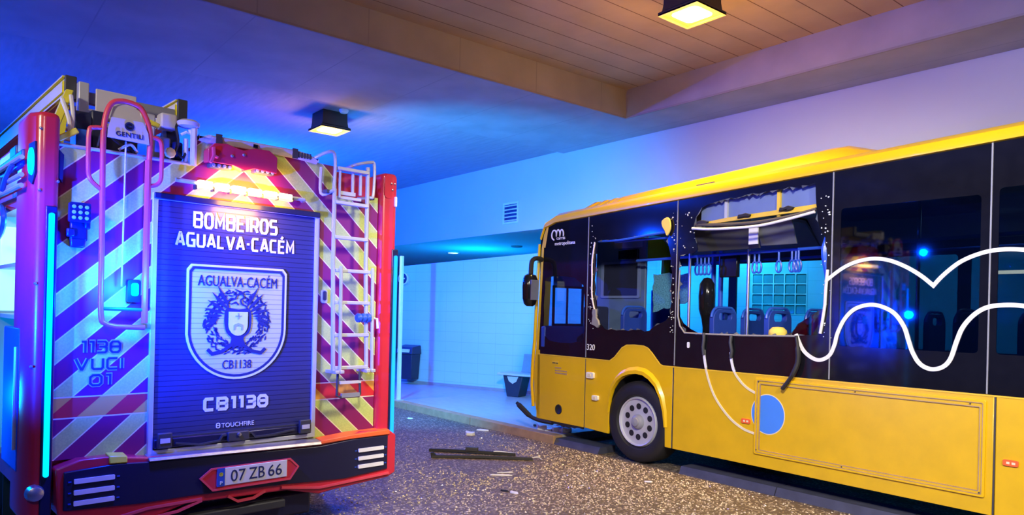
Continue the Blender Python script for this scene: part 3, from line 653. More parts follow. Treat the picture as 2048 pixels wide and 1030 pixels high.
MB().tube(catmull([(3.56, -.01, 1.47), (3.59, -.03, 1.36), (3.595, -.035, 1.24), (3.565, -.05, 1.14), (3.52, -.05, 1.07), (3.46, -.05, .99)], 5), [.014]*5 + [.022]*12 + [.018]*9, 7).build('torn_seal', 'black_rubber', bus)
# advertising frame on the flank with the blue dot
fo = rrect(3.163, 5.052, .358, 1.064, .012, 2); fm = rrect(3.185, 5.032, .378, 1.042, .01, 2); fi = rrect(3.213, 5.012, .40, 1.012, .008, 2)
fr = MB().prism(fo, -.016, 0, holes=[fm]).build('advert_frame', 'bus_yellow', bus, .006)
MB().prism(fm, -.010, 0, holes=[fi]).build('inner_frame', 'bus_yellow_worn', fr, .003)
MB().ribbon(rrect(3.213, 5.012, .40, 1.012, .008, 2), .007, -.0105, -.001, True).ribbon(fm, .006, -.0165, -.008, True).build('frame_joint', 'kerb_stone', fr)
MB().lathe((3.292, 0, .738), [(.178, 0.002), (.178, -.003), (0, -.003)], 'y', 48, sx=.93).build('blue_dot', 'blue_dot', bus)
MB().lathe((3.292, 0, .738), [(.186, 0.002), (.186, -.002), (.170, -.0025), (.170, 0.002)], 'y', 48, sx=.93).build('dot_outline', 'cream_line', bus)
for u, z in ((3.19, .40), (4.0, .39), (5.02, .39), (3.2, 1.03), (4.1, 1.03), (4.95, 1.03)):
    MB().lathe((u, -.016, z), [(.006, 0), (.005, -.004), (0, -.005)], 'y', 8).build('frame_screw', 'dark_grey', fr)
# lettering and marks
MB().ribbon(catmull([(.27, 2.535), (.232, 2.56), (.222, 2.61), (.245, 2.65), (.282, 2.655), (.305, 2.625), (.307, 2.585), (.315, 2.64), (.345, 2.658), (.372, 2.625), (.374, 2.585), (.384, 2.64), (.41, 2.655), (.436, 2.625), (.438, 2.575)], 4), .017, -.002, .005).build('operator_mark', 'white_line', bus)
text('lettering', 'carris', .315, .47, 2.535, 2.575, .003, 'white_line', bus)
text('lettering', 'metropolitana', .285, .65, 2.452, 2.512, .003, 'white_line', bus)
text('fleet_number', '320', .90, 1.03, 1.198, 1.268, .003, 'white_line', bus)
MB().prism(rrect(2.36, 2.39, 1.30, 1.36, .012), -.004, .004).build('sticker', 'white_line', bus)
# -- interior
MB().box(.25, LEN-.1, .10, WB-.06, .66, .72).build('bus_floor', 'dark_grey', bus)
MB().box(.1, LEN-.05, .06, WB-.04, .30, .36).build('underbody', 'black_rubber', bus)
MB().box(.05, LEN, WB-.04, WB, .26, 1.25).build('offside_panel', 'bus_yellow', bus)
MB().prism([(.06, 1.25), (LEN, 1.25), (LEN, ze(LEN)+.06), (.06, ze(0)+.04)], WB-.03, WB, holes=[rrect(a, a+w_, 1.32, 2.35, .04) for a, w_ in ((.15, .95), (1.22, 1.3), (2.64, 1.3), (4.06, 1.3), (5.48, 1.3), (6.9, 1.3), (8.3, 1.6))]).build('offside_window_frame', 'dark_grey', bus)
MB().box(.1, LEN-.1, WB-.02, WB-.012, 1.3, 2.37).build('offside_glass', 'clear_glass', bus)
MB().box(LEN-.05, LEN, .03, WB-.03, .25, 3.2).build('rear_end', 'bus_yellow', bus)
MB().loft([[(u, .16, 2.53), (u, .18, 2.58), (u, .36, 2.76), (u, WB-.4, 2.76), (u, WB-.05, 2.5), (u, WB-.05, 2.56), (u, WB-.4, 2.8), (u, .34, 2.8)] for u in (.2, 2.42)], smooth=False).build('ceiling_lining', 'interior_grey', bus)
MB().loft([[(u, .30, 2.72), (u, .40, 2.80), (u, WB-.4, 2.82), (u, WB-.05, 2.5), (u, WB-.05, 2.56), (u, WB-.4, 2.86), (u, .34, 2.86)] for u in (2.43, LEN-.1)], smooth=False).build('ceiling_lining', 'interior_pale', bus)
# exposed cove over the big window: three covers, yellow rail, hanging white trim, tilted flap
for a, b, z0, z1 in ((2.44, 2.735, 2.575, 2.77), (2.765, 3.30, 2.60, 2.80), (3.335, 3.72, 2.63, 2.83)):
    q = jag([(a, z0), (b, z0+.012), (b, z1), (a, z1-.02)], .006, .1, int(a*100)); MB().prism(q, .075, .095).build('cove_cover', 'cove_blue', bus)
MB().prism([(2.42, 2.535), (2.60, 2.55), (3.74, 2.585), (3.74, 2.635), (2.78, 2.595), (2.42, 2.565)], .03, .055).build('cove_rail', 'trim_yellow', bus, .004)
for u, z in ((2.50, 2.56), (2.98, 2.585), (3.42, 2.61)):
    MB().prism(jag([(u-.07, z-.012), (u+.06, z-.006), (u+.075, z+.014), (u+.02, z+.03), (u-.06, z+.022)], .008, .04, int(u*9)), .0, .03).build('torn_bracket', 'black_rubber', bus, .006)
for u in (2.75, 3.318): MB().box(u-.016, u+.016, .05, .08, 2.56, 2.80).build('cove_post', 'trim_yellow' if u > 3 else 'interior_pale', bus)
MB().tube(catmull([(2.398, -.01, 2.515), (2.612, -.03, 2.490), (2.894, -.035, 2.477), (3.177, -.03, 2.479), (3.441, -.02, 2.513), (3.706, -.01, 2.559)], 5), .013, 8).build('hanging_trim', 'white_plastic', bus)
MB().tube(catmull([(2.40, .02, 2.555), (2.7, .0, 2.53), (3.1, -.01, 2.515), (3.45, .0, 2.54), (3.71, .01, 2.585)], 5), .016, 8).build('hanging_trim', 'dark_grey', bus)
MB().loft([[(u, .34, 2.31), (u, .36, 2.31), (u, .26, 2.55), (u, .24, 2.55)] for u in (2.20, 2.95)], smooth=False).build('inner_flap', 'dark_grey', bus, .006)
MB().loft([[(u, .34, 2.33), (u, .36, 2.33), (u, .26, 2.56), (u, .24, 2.56)] for u in (2.96, 3.34)], smooth=False).build('inner_flap', 'flap_grey', bus, .006)
MB().box(2.9, 3.0, .22, .235, 2.34, 2.50).build('flap_label', 'white_plastic', bus)
MB().tube(catmull([(1.03, .03, 2.475), (1.4, .01, 2.465), (1.8, .0, 2.49), (2.06, .01, 2.505)], 5), .014, 7).build('window_rail', 'pole_blue', bus)
MB().tube(catmull([(1.2, .12, 2.46), (1.6, .1, 2.46), (2.04, .08, 2.455)], 5), .012, 7).build('window_rail', 'pole_blue', bus)
# driver partition with its dark screen, number box, crazed pane
pt = MB().box(.32, 1.16, .70, .74, .72, 2.56).build('driver_partition', 'partition_blue', bus, .008)
MB().prism(rrect(.43, 1.09, 1.83, 2.29, .02), .68, .70, holes=[rrect(.47, 1.05, 1.86, 2.26, .01)]).build('screen_frame', 'cove_blue', pt)
MB().box(.46, 1.06, .692, .70, 1.85, 2.27).build('screen', 'dark_navy', pt)
MB().box(.74, 1.06, .66, .70, 2.31, 2.43).build('number_box', 'black_gloss', pt, .008)
MB().box(.64, 1.12, .69, .70, 2.45, 2.55).build('header', 'cove_blue', pt)
MB().prism(jag([(1.20, 2.13), (1.72, 2.12), (1.74, 1.80), (1.20, 1.66)], .02, .07, 4), .80, .81).build('crazed_pane', 'crazed_glass', bus)
q = MB().prism([(.10, 1.0), (.42, 1.0), (.42, 1.33), (.24, 1.38), (.10, 1.30)], .55, 1.35).build('dashboard', 'dark_navy', bus, .03)
sw = [(.52+.10*cos(a)*.6, .95+.22*sin(a), 1.40+.10*cos(a)) for a in [2*pi*k/24 for k in range(24)]]
MB().tube(sw, .014, 7, True).build('steering_wheel', 'black_rubber', q)
d_ = MB().box(.22, .60, 1.9, 1.94, 1.25, 1.98).build('door_screen', 'pole_blue', bus)
MB().box(.25, .57, 1.89, 1.90, 1.30, 1.93).build('pane', 'smoke_glass', d_)
cf = MB()
for y0, y1, z0, z1 in ((.15, .18, 1.46, 1.98), (.39, .41, 1.46, 1.98), (.66, .69, 1.46, 1.98), (.15, .69, 1.95, 1.98), (.15, .69, 1.46, 1.49)): cf.box(.09, .11, y0, y1, z0, z1)
cf.build('cab_frame', 'dark_navy', bus)
MB().box(.08, .09, .17, .67, 1.98, 2.45).build('sun_blind', 'pole_blue', bus, .004)
MB().box(.05, .14, .0, 1.3, 1.18, 1.46).build('dashboard_shelf', 'seat_blue', bus, .02)
MB().box(.50, .56, .30, .72, 1.15, 1.72).build('driver_seat', 'dark_navy', bus, .03)
def seat(u, y, z=.72):
    s_ = MB().loft([[(u+.06, y-.19, z+.40), (u+.06, y+.19, z+.40), (u+.10, y+.19, z+.46), (u+.10, y-.19, z+.46)], [(u+.46, y-.20, z+.42), (u+.46, y+.20, z+.42), (u+.44, y+.19, z+.48), (u+.44, y-.19, z+.48)]], smooth=False).build('seat', 'seat_blue', bus, .02)
    bp = rrect(y-.20, y+.20, z+.42, z+.98, .10, 5); hp = rrect(y-.11, y+.11, z+.87, z+.945, .03, 4)
    MB().prism(bp, u+.02, u+.075, 'yz', holes=[hp]).build('backrest', 'seat_blue', s_, .012)
    MB().tube([(u+.05, a, b) for a, b in rrect(y-.205, y+.205, z+.45, z+1.0, .10, 5)[0:12]], .014, 7).build('grab_rim', 'pole_blue', s_)
    MB().box(u+.18, u+.30, y-.06, y+.06, z, z+.42).build('pedestal', 'dark_grey', s_)
for u, y in ((1.20, .42), (1.55, 1.55), (1.90, 1.2), (2.28, 1.2), (2.42, .45), (3.05, .45), (3.0, 1.25), (3.9, .45), (3.9, 1.9), (4.7, .45), (4.7, 1.9), (5.5, .45), (5.5, 1.9)): seat(u, y)
for u, y, m1 in ((1.98, .5, 'alu'), (2.72, .5, 'alu'), (1.93, 1.0, 'pole_blue'), (2.03, 1.0, 'pole_blue'), (4.15, 1.0, 'alu'), (4.62, 1.3, 'pole_blue'), (5.3, .9, 'pole_blue')):
    MB().tube([(u, y, .72), (u, y, 2.75)], .017 if m1 == 'alu' else .028, 10).build('grab_pole', m1, bus)
MB().tube([(1.2, .5, 2.27), (2.2, .5, 2.28), (3.8, .5, 2.30), (6.5, .5, 2.34)], .016, 8).build('grab_rail', 'pole_blue', bus)
MB().tube([(1.2, 1.6, 2.30), (6.5, 1.6, 2.34)], .016, 8).build('grab_rail', 'pole_blue', bus)
def strap(u, y, z):
    MB().tube([(u, y, z), (u, y, z-.10)], .011, 6).tube([(u+.028*cos(a), y, z-.155+.058*sin(a)) for a in [2*pi*k/16 for k in range(16)]], .010, 6, True).build('hand_strap', 'pole_blue', bus)
for i, u in enumerate((2.08, 2.13, 2.18, 2.23, 2.79, 2.84, 3.06, 3.20, 3.24, 3.27)): strap(u, .5, 2.29)
MB().lathe((2.18, .55, 0), [(.04, .72), (.04, 1.50), (.055, 1.60), (.085, 1.70), (.09, 1.85), (.08, 1.98), (.04, 2.04), (0, 2.05)], 'z', 18).build('ticket_machine', 'black_gloss', bus)
MB().box(2.28, 2.50, .62, .68, 2.05, 2.29).build('information_screen', 'black_gloss', bus, .01)
MB().tube(catmull([(3.80, .05, 2.33), (3.79, .02, 2.2), (3.81, .05, 2.0), (3.83, .04, 1.92)], 5), .03, 7).build('hanging_pole_cover', 'pole_blue', bus)
MB().lathe((3.30, .12, 1.44), [(.07, 0), (.085, .03), (.08, .07), (.05, .10), (0, .105)], 'z', 18).build('foam_lump', 'foam_yellow', bus)
rnd = random.Random(31)
r_ = MB()
for u, h in ((3.50, .17), (3.62, .22), (3.74, .15), (3.42, .08)):
    r_.loft([[(u+.10*q*cos(a)+rnd.uniform(-.015, .015), .22+.09*q*sin(a), 1.42+z*h) for a in [2*pi*k/10 for k in range(10)]] for z, q in ((0, 1), (.5, .9), (.85, .5), (1, .1))], smooth=True)
r_.build('torn_upholstery', 'dark_grey', bus, 0)
MB().obox((3.60, .14, 1.60), (.05, .03, .07), ry=.5).build('torn_bracket', 'pole_blue', bus, .008)
light('bus_strip_light', 'AREA', (-2.3, 7.6, 2.66), (.5, .8, 1.0), 4, .3)
MB().box(4.58, 4.92, 1.5, 1.54, 2.07, 2.10).build('strip_light', 'lamp_glow', bus)

# ================================================================ FIRE TRUCK  (local: x left to right across the tail, y forward, z up)
trk = thing('fire_truck', 'tail of a red fire truck with yellow and red chevrons and a navy roller shutter', 'fire truck', (-4.9144, .4321, 0), math.atan2(.99649286, -.08367784))
# -- body
b_ = MB().box(.46, 2.43, .02, 6.6, .66, 2.5)
b_.box(.0, .46, 1.06, 6.6, .66, 2.5).box(.0, .46, .03, 1.06, 2.19, 2.5).box(.88, 2.30, .02, 6.0, 2.5, 2.66)
b_.box(.0, .46, .03, .10, .66, 2.19).box(.0, .46, .10, 1.06, .50, .62)
b_.build('body', 'fire_red', trk)
MB().box(.06, 2.38, 6.62, 8.6, .5, 2.75).build('cab', 'fire_red', trk, .08)
MB().prism([(.11, .69), (.11, 2.532), (.865, 2.532), (.875, 2.70), (.985, 2.715), (1.60, 2.72), (1.75, 2.695), (1.93, 2.69), (1.935, 2.47), (2.20, 2.47), (2.205, 2.50), (2.305, 2.50), (2.31, .66), (2.06, .655), (1.80, .64), (.62, .65), (.42, .69)], -.012, .02,
           holes=[[(.655, .675), (1.775, .675), (1.775, 2.30), (.655, 2.30)]]).build('chevron_panel', 'chevron_film', trk)
MB().tube([(.11, -.012, 2.537), (.868, -.012, 2.537)], .012, 6).tube([(.873, -.012, 2.53), (.873, -.012, 2.73)], .014, 6).build('edge_moulding', 'alu_matt', trk)
MB().tube([(.874, -.03, 2.53), (.874, -.03, 2.80)], .022, 8).build('corner_post', 'alu_matt', trk)
# -- corner pillars with blue light strips
def pillar(poly, name):
    return MB().prism(poly, .36, 2.70, 'xy').build(name, 'fire_red', trk, .03, 3)
pl = pillar([(-.025, .34), (-.025, .0), (.015, -.075), (.118, -.075), (.118, .03), (.10, .34)], 'corner_pillar')
pr = pillar([(2.47, .34), (2.47, .0), (2.44, -.075), (2.315, -.06), (2.315, .03), (2.36, .34)], 'corner_pillar')
MB().box(.052, .110, -.082, -.07, .36, 2.165).build('strip_housing', 'bumper_navy', pl, .006)
MB().prism(rrect(.066, .094, .615, 2.125, .012), -.094, -.08).build('light_strip', 'strip_glow', pl, .004)
MB().box(2.405, 2.462, -.082, -.07, .36, 2.10).build('strip_housing', 'bumper_navy', pr, .006)
MB().prism(rrect(2.422, 2.450, .50, 2.05, .012), -.094, -.08).build('light_strip', 'strip_glow_deep', pr, .004)
# the oval side marker beacon on the chamfer of the left pillar
ov = MB(); Mx = Matrix.Translation((-.008, -.040, 2.41)) @ Matrix.Rotation(math.atan2(-.075, .04), 4, 'Z')
op = [(-.024, -.105), (-.026, .10), (.022, .115), (.026, -.06), (.004, -.13)]
ov.add([Mx @ Vector((a, d, b)) for d in (-.008, .01) for a, b in op], [(0, 1, 2, 3, 4), (9, 8, 7, 6, 5)] + [(i, (i+1) % 5, 5+(i+1) % 5, 5+i) for i in range(5)]).build('beacon_housing', 'bumper_navy', pl)
q = MB(); q.lathe((0, 0, 0), [(.0205, 0), (.019, -.014), (0, -.018)], 'y', 20)
q.v = [tuple(Mx @ Vector((x, y-.006, z*3.9-.0))) for x, y, z in q.v]; q.build('beacon_lens', 'beacon_glow', pl)
MB().prism([(.112, 2.50), (.112, 2.34), (.135, 2.31), (.14, 2.47)], -.06, -.02).build('pillar_notch', 'bumper_navy', pl)
for x, z in ((.02, 2.60), (.02, 2.25), (.11, 2.31), (.01, 1.72), (.10, 1.55), (.0, 1.25), (2.39, 2.62), (2.42, 2.62), (2.40, 2.57), (2.43, 1.1)):
    MB().lathe((x, -.072, z), [(.009, 0), (.007, -.006), (0, -.008)], 'y', 8).build('pillar_bolt', 'alu', pl if x < 1 else pr)
MB().prism(rrect(2.33, 2.44, 2.50, 2.69, .03), -.07, -.055).build('cap_panel', 'fire_red', pr, .01)
MB().prism(rrect(2.42, 2.438, 2.44, 2.52, .008), -.085, -.07).build('reflector', 'white_plastic', pr)
MB().lathe((.03, -.05, .53), [(.045, 0), (.05, -.02), (.04, -.06), (.02, -.07)], 'y', 16).build('towing_ring', 'alu', pl)
# -- roller shutter with its frame
MB().prism([(.635, .66), (1.795, .66), (1.795, 2.325), (.635, 2.325)], -.03, .0, holes=[[(.668, .69), (1.762, .69), (1.762, 2.285), (.668, 2.285)]]).build('shutter_frame', 'alu_matt', trk, .005)
sh = MB().box(.66, 1.77, -.012, .02, .67, 2.295).build('roller_shutter', 'shutter_slats', trk)
MB().box(.64, 1.79, -.045, -.028, 2.285, 2.325).build('shutter_top_box', 'bumper_navy', sh, .006)
block_text('lettering', 'BOMBEIROS', .888, 1.472, 2.125, 2.235, -.013, .0165, 'lettering_white', sh)
block_text('lettering', 'AGUALVA-CACÉM', .778, 1.602, 1.998, 2.095, -.013, .0155, 'lettering_white', sh)
block_text('lettering', 'CB1138', .98, 1.432, .908, 1.002, -.013, .021, 'lettering_white', sh)
text('maker_lettering', 'TOUCHFIRE', 1.105, 1.332, .792, .822, -.013, 'lettering_white', sh)
MB().ribbon(rrect(1.072, 1.094, .793, .823, .006, 2), .006, -.016, -.012, True).ribbon([(1.075, .809), (1.09, .809)], .005, -.016, -.012).build('maker_mark', 'lettering_white', sh)
lb = MB().box(.67, 1.76, -.04, -.01, .70, .758).build('shutter_bottom_bar', 'bumper_navy', sh, .008)
MB().ribbon([(.70, .764), (1.74, .764)], .010, -.03, -.01).ribbon([(.80, .725), (.95, .700), (1.08, .712), (1.10, .745), (1.30, .745), (1.33, .712), (1.45, .715), (1.62, .735)], .012, -.055, -.04).build('lock_rod', 'dark_grey', lb)
MB().box(1.13, 1.28, -.07, -.04, .70, .765).build('lock_box', 'dark_grey', lb, .008)
MB().lathe((1.205, -.07, .745), [(.014, 0), (.012, -.012), (0, -.014)], 'y', 14).build('lock_knob', 'alu', lb)
for x in (.73, 1.70):
    MB().box(x-.045, x+.045, -.065, -.035, .70, .80).build('latch', 'dark_grey', lb, .008)
    MB().box(x-.03, x+.03, -.07, -.06, .735, .765).build('latch_plate', 'sign_grey', lb)
# emblem
cxE, zt = 1.2, 1.882
outl = [(.862, zt-.03), (.885, zt), (1.515, zt), (1.54, zt-.03), (1.54, 1.46)] + [(cxE+.34*cos(radians(a)), 1.46-.335*sin(radians(a))) for a in range(6, 175, 8)] + [(.862, 1.46)]
em = MB().prism(outl, -.018, -.011).build('emblem', 'emblem_plate', sh)
ins = lambda k: [(cxE+(a-cxE)*k, 1.52+(b-1.52)*k) for a, b in outl]
MB().ribbon(ins(1.0), .014, -.022, -.012, True).build('emblem_border', 'lettering_white', em)
MB().ribbon(ins(.955), .016, -.022, -.012, True).build('emblem_border', 'lettering_navy', em)
text('lettering', 'AGUALVA-CACÉM', .925, 1.475, 1.748, 1.838, -.019, 'lettering_navy', em)
text('lettering', 'CB1138', 1.10, 1.30, 1.190, 1.25, -.019, 'lettering_navy', em)
rnd = random.Random(5); wr = MB()
def leaf(mb, x, z, a, L, wd, y0=-.022, y1=-.018):
    c, s_ = cos(a), sin(a); pr_ = [(-.5, 0), (-.2, .5), (.15, .42), (.5, 0), (.15, -.42), (-.2, -.5)]
    mb.prism([(x+c*p*L-s_*q*wd, z+s_*p*L+c*q*wd) for p, q in pr_], y0, y1)
for i in range(300):
    a = 2*pi*i/75; R = rnd.uniform(.145, .228)
    if abs(a % (2*pi)-pi/2) < .25 and R < .19: continue
    leaf(wr, 1.197+R*1.02*cos(a), 1.505+R*sin(a)*1.0, a+pi/2+rnd.uniform(-.9, .9), rnd.uniform(.022, .045), .010)
wr_ = wr.build('oak_wreath', 'lettering_navy', em); wr_['kind'] = 'stuff'
for sgn in (-1, 1):
    wg = MB()
    for i in range(7):
        t = i/6; a = radians(118 - 70*t); L = .165-.06*t
        x0, z0 = 1.197+sgn*(.055+.012*i), 1.60-.012*i
        ca, sa = cos(a)*-sgn*-1, sin(a)
        leaf(wg, x0+sgn*abs(cos(radians(60-12*i)))*L*.55, z0+sin(radians(62-16*i))*L*.55, math.atan2(sin(radians(62-16*i)), sgn*cos(radians(60-12*i))), L, .022, -.024, -.020)
    wg.build('eagle_wing', 'lettering_navy', em)
eb = MB().prism(catmull([(1.118, 1.60), (1.105, 1.52), (1.12, 1.44), (1.155, 1.40), (1.15, 1.36), (1.17, 1.33), (1.20, 1.345), (1.23, 1.33), (1.25, 1.36), (1.24, 1.40), (1.28, 1.44), (1.292, 1.52), (1.278, 1.60), (1.20, 1.595)], 4, True), -.025, -.021).build('eagle', 'lettering_navy', em)
hdm = MB().ribbon(catmull([(1.13, 1.60), (1.125, 1.64), (1.15, 1.67), (1.175, 1.665), (1.19, 1.695), (1.225, 1.70), (1.235, 1.675), (1.215, 1.66), (1.225, 1.63), (1.25, 1.62), (1.262, 1.60)], 4), .010, -.025, -.021)
hdm.ribbon([(1.15, 1.63), (1.18, 1.645), (1.20, 1.625)], .008, -.025, -.021).ribbon([(1.262, 1.63), (1.285, 1.66), (1.275, 1.69)], .010, -.025, -.021).build('eagle_head', 'lettering_navy', em)
ss = [(1.132, 1.578), (1.264, 1.578), (1.264, 1.49)] + [(1.198+.066*cos(radians(a)), 1.49-.075*sin(radians(a))) for a in range(15, 170, 15)] + [(1.132, 1.49)]
MB().prism(ss, -.030, -.025).build('small_shield', 'lettering_white', eb)
MB().box(1.193, 1.203, -.033, -.029, 1.53, 1.57).box(1.178, 1.218, -.033, -.029, 1.545, 1.554).prism([(1.165, 1.455), (1.165, 1.485), (1.175, 1.495), (1.198, 1.502), (1.221, 1.495), (1.231, 1.485), (1.231, 1.455), (1.218, 1.455), (1.218, 1.475), (1.198, 1.485), (1.178, 1.475), (1.178, 1.455)], -.033, -.029).build('shield_lines', 'code_pale', eb)
for sgn in (-1, 1):
    MB().ribbon([(1.197+sgn*.03, 1.36), (1.197+sgn*.10, 1.31), (1.197+sgn*.17, 1.295), (1.197+sgn*.20, 1.325)], .022, -.026, -.02).build('scroll', 'lettering_navy', em)
# code on the left chevrons
def code(body, x0, x1, z0, z1):
    block_text('code_lettering', body, x0-.00575, x1+.00575, z0-.00575, z1+.00575, -.013, .024, 'code_pale', trk, .003, .42)
    block_text('code_lettering', body, x0, x1, z0, z1, -.016, .0125, 'lettering_navy', trk, .003, .42)
code('1138', .255, .475, 1.312, 1.390); code('VUCI', .226, .492, 1.212, 1.288); code('01', .305, .425, 1.115, 1.188)
# -- red cowl with lamps, amber bar, top rail
hood = [(.945, 2.56), (.945, 2.64), (.985, 2.685), (1.07, 2.695), (1.12, 2.68), (1.18, 2.67), (1.25, 2.695), (1.36, 2.70), (1.42, 2.66), (1.418, 2.55), (1.26, 2.56), (1.19, 2.535), (1.11, 2.558)]
hc = MB().prism(hood, -.10, -.01).build('cowl', 'fire_red', trk, .015, 3)
for x0, x1, z0, z1 in ((.965, 1.11, 2.528, 2.56), (1.264, 1.41, 2.535, 2.57)):
    q = MB().box(x0, x1, -.085, -.015, z0, z1).build('lamp', 'dark_grey', hc, .008)
    for i in range(4): MB().lathe((x0+.02+i*.036, -.086, (z0+z1)/2), [(.012, 0), (.01, -.006), (0, -.007)], 'y', 10).build('lens', 'grey_plastic', q)
MB().ribbon([(.955, 2.55), (.975, 2.60), (.97, 2.655)], .014, -.125, -.10).ribbon([(.975, 2.60), (1.0, 2.59)], .012, -.125, -.10).build('cowl_bracket', 'tube_red', hc)
for x, z in ((1.18, 2.64), (1.10, 2.62)): MB().lathe((x, -.10, z), [(.011, 0), (.008, -.008), (0, -.01)], 'y', 10).build('cowl_bolt', 'alu', hc)
ab = MB().tube([(.76, -.055, 2.418), (1.65, -.055, 2.400)], .014, 8).build('amber_light_bar', 'alu_matt', trk)
for i in range(6):
    x = .935+i*.112; z = 2.4135-.0023*i
    MB().obox((x, -.075, z), (.092, .045, .036), ry=.02).build('amber_lamp', 'amber_core', ab, .008)
    MB().obox((x, -.066, z-.023), (.100, .05, .010), ry=.02).build('lamp_lens', 'amber_glow', ab)
for x in (.955+.056+.112*i for i in range(-1, 6)): MB().obox((x-.02, -.06, 2.385), (.012, .04, .03)).build('lamp_clip', 'lamp_housing', ab)
light('amber_light', 'AREA', trk.matrix_basis @ Vector((1.22, -.14, 2.37)), (1, .42, .02), 12, .3, trk.matrix_basis @ Vector((1.22, .1, 2.33)))
MB().lathe((1.645, -.04, 2.396), [(.02, 0), (.016, -.02), (0, -.026)], 'y', 14).build('bar_knob', 'alu', ab)
tr = MB().loft([[(x, y, z) for y, z in ((-.03, zb), (-.05, zb+.03), (-.05, zt_), (-.02, zt_+.012), (.05, zt_+.012), (.05, zb))] for x, zb, zt_ in ((.90, 2.70, 2.705), (.975, 2.695, 2.738), (1.30, 2.70, 2.745), (1.60, 2.695, 2.745), (1.68, 2.69, 2.735), (1.76, 2.68, 2.695))], smooth=False).build('top_rail', 'sign_grey', trk, .006)
for x in (1.03, 1.575): MB().box(x-.02, x+.02, -.056, -.045, 2.69, 2.76).build('rail_clip', 'dark_grey', tr)
MB().box(1.265, 1.295, -.056, -.045, 2.712, 2.735).build('rear_camera', 'black_gloss', tr)
for i in range(5): MB().box(1.60+i*.022, 1.612+i*.022, -.054, -.045, 2.70, 2.74).build('rail_grip', 'dark_grey', tr)
# -- bumper, lamps, number plate, step
bt = [(.125, .655), (.245, .695), (.43, .695), (.62, .665), (1.80, .635), (2.0, .655), (2.16, .672), (2.40, .668), (2.47, .62), (2.47, .32), (2.40, .29), (1.95, .265), (1.80, .25), (1.55, .315), (.85, .335), (.62, .27), (.40, .30), (.14, .385)]
bp_ = MB().prism(bt, -.10, .25).build('bumper', 'fire_red', trk, .02, 3)
MB().prism([(.165, .635), (.45, .650), (.63, .638), (1.80, .605), (2.05, .625), (2.385, .625), (2.385, .36), (2.0, .335), (1.5, .365), (.9, .385), (.6, .385), (.165, .41)], -.115, -.09).build('bumper_face', 'bumper_navy', bp_, .006)
MB().loft([[(.62, -.02, .672), (.62, -.115, .660), (.62, -.13, .642), (.62, -.09, .634)], [(1.80, -.02, .652), (1.80, -.115, .640), (1.80, -.13, .618), (1.80, -.09, .610)]], smooth=False).build('rear_step', 'step_alu', bp_, .004)
MB().loft([[(.40, -.02, .71), (.40, -.11, .70), (.40, -.118, .655), (.40, -.02, .655)], [(.50, -.02, .70), (.50, -.11, .69), (.50, -.118, .65), (.50, -.02, .65)]], smooth=False).build('step_corner', 'ladder_yellow', bp_, .006)
MB().loft([[(1.80, -.02, .655), (1.80, -.112, .643), (1.80, -.118, .618), (1.80, -.02, .61)], [(2.05, -.02, .675), (2.05, -.112, .66), (2.05, -.118, .63), (2.05, -.02, .63)], [(2.40, -.02, .68), (2.40, -.112, .668), (2.40, -.118, .632), (2.40, -.02, .63)]], smooth=False).build('bumper_cap', 'orange_red', bp_, .005)
for xs, zs in (((.215, .43), (.575, .51, .447)), ((2.115, 2.342), (.535, .473, .411))):
    for z in zs: 
        q = MB().prism(rrect(xs[0], xs[1], z-.014, z+.014, .005), -.125, -.112).build('tail_reflector', 'reflector_white', bp_)
        for x in (xs[0]-.02, xs[1]+.02): MB().box(x-.008, x+.008, -.118, -.112, z-.004, z+.004).build('lamp_clip', 'plate_blue', q)
ps = [(.930, .492), (1.0, .545), (1.55, .545), (1.61, .485), (1.55, .405), (1.01, .405)]
pq = MB().prism(ps, -.135, -.11).build('plate_surround', 'fire_red', bp_, .006)
MB().ribbon(ps, .012, -.14, -.13, True).build('surround_edge', 'tube_red', pq)
np_ = MB().box(1.035, 1.525, -.142, -.13, .425, .545).build('number_plate', 'plate_white', bp_, .004)
MB().box(1.035, 1.085, -.144, -.138, .425, .545).build('country_band', 'plate_blue', np_)
MB().lathe((1.06, -.144, .505), [(.013, 0), (.013, -.001), (.010, -.001), (.010, 0)], 'y', 16).build('star_ring', 'ladder_yellow', np_)
text('lettering', 'P', 1.052, 1.070, .437, .460, -.1445, 'lettering_white', np_, .002)
for s_, a, b in (('07', 1.125, 1.225), ('ZB', 1.25, 1.36), ('66', 1.385, 1.485)): text('lettering', s_, a, b, .447, .525, -.1425, 'lettering_navy', np_, .002)
for pts in ([(.38, .315), (.50, .33), (.62, .35), (.95, .355)], [(.62, .285), (.80, .30), (.95, .345)], [(1.12, .345), (1.19, .30), (1.30, .305), (1.38, .34)], [(1.5, .345), (1.8, .30), (2.4, .325)]):
    MB().ribbon(pts, .016, -.118, -.10).build('bumper_rib', 'tube_red', bp_)
MB().box(.55, 1.78, -.02, .12, .10, .27).build('underrun_guard', 'bumper_navy', trk, .02)
MB().box(.75, 1.55, -.08, .05, .19, .25).build('tow_bar', 'dark_grey', trk, .01)
MB().box(.7, 1.75, .1, 6.4, .35, .66).build('chassis', 'black_rubber', trk)
for x0 in (.05, 1.95):
    wq = MB().lathe((x0+.0, 1.7, .5), [(.25, 0), (.45, 0), (.5, .04), (.5, .2), (.47, .23), (.47, .25), (.5, .28), (.5, .44), (.45, .47), (.25, .47)], 'x', 40).build('wheel', 'black_rubber', trk)
    MB().lathe((x0+.02, 1.7, .5), [(.25, 0), (.23, .05), (.1, .1), (0, .1)], 'x', 24).build('rim', 'alu_matt', wq)
    wq2 = wq.copy(); col.objects.link(wq2); wq2.location = (0, 4.7, 0)
    for ch in list(wq.children): c2 = ch.copy(); col.objects.link(c2); c2.parent = wq2
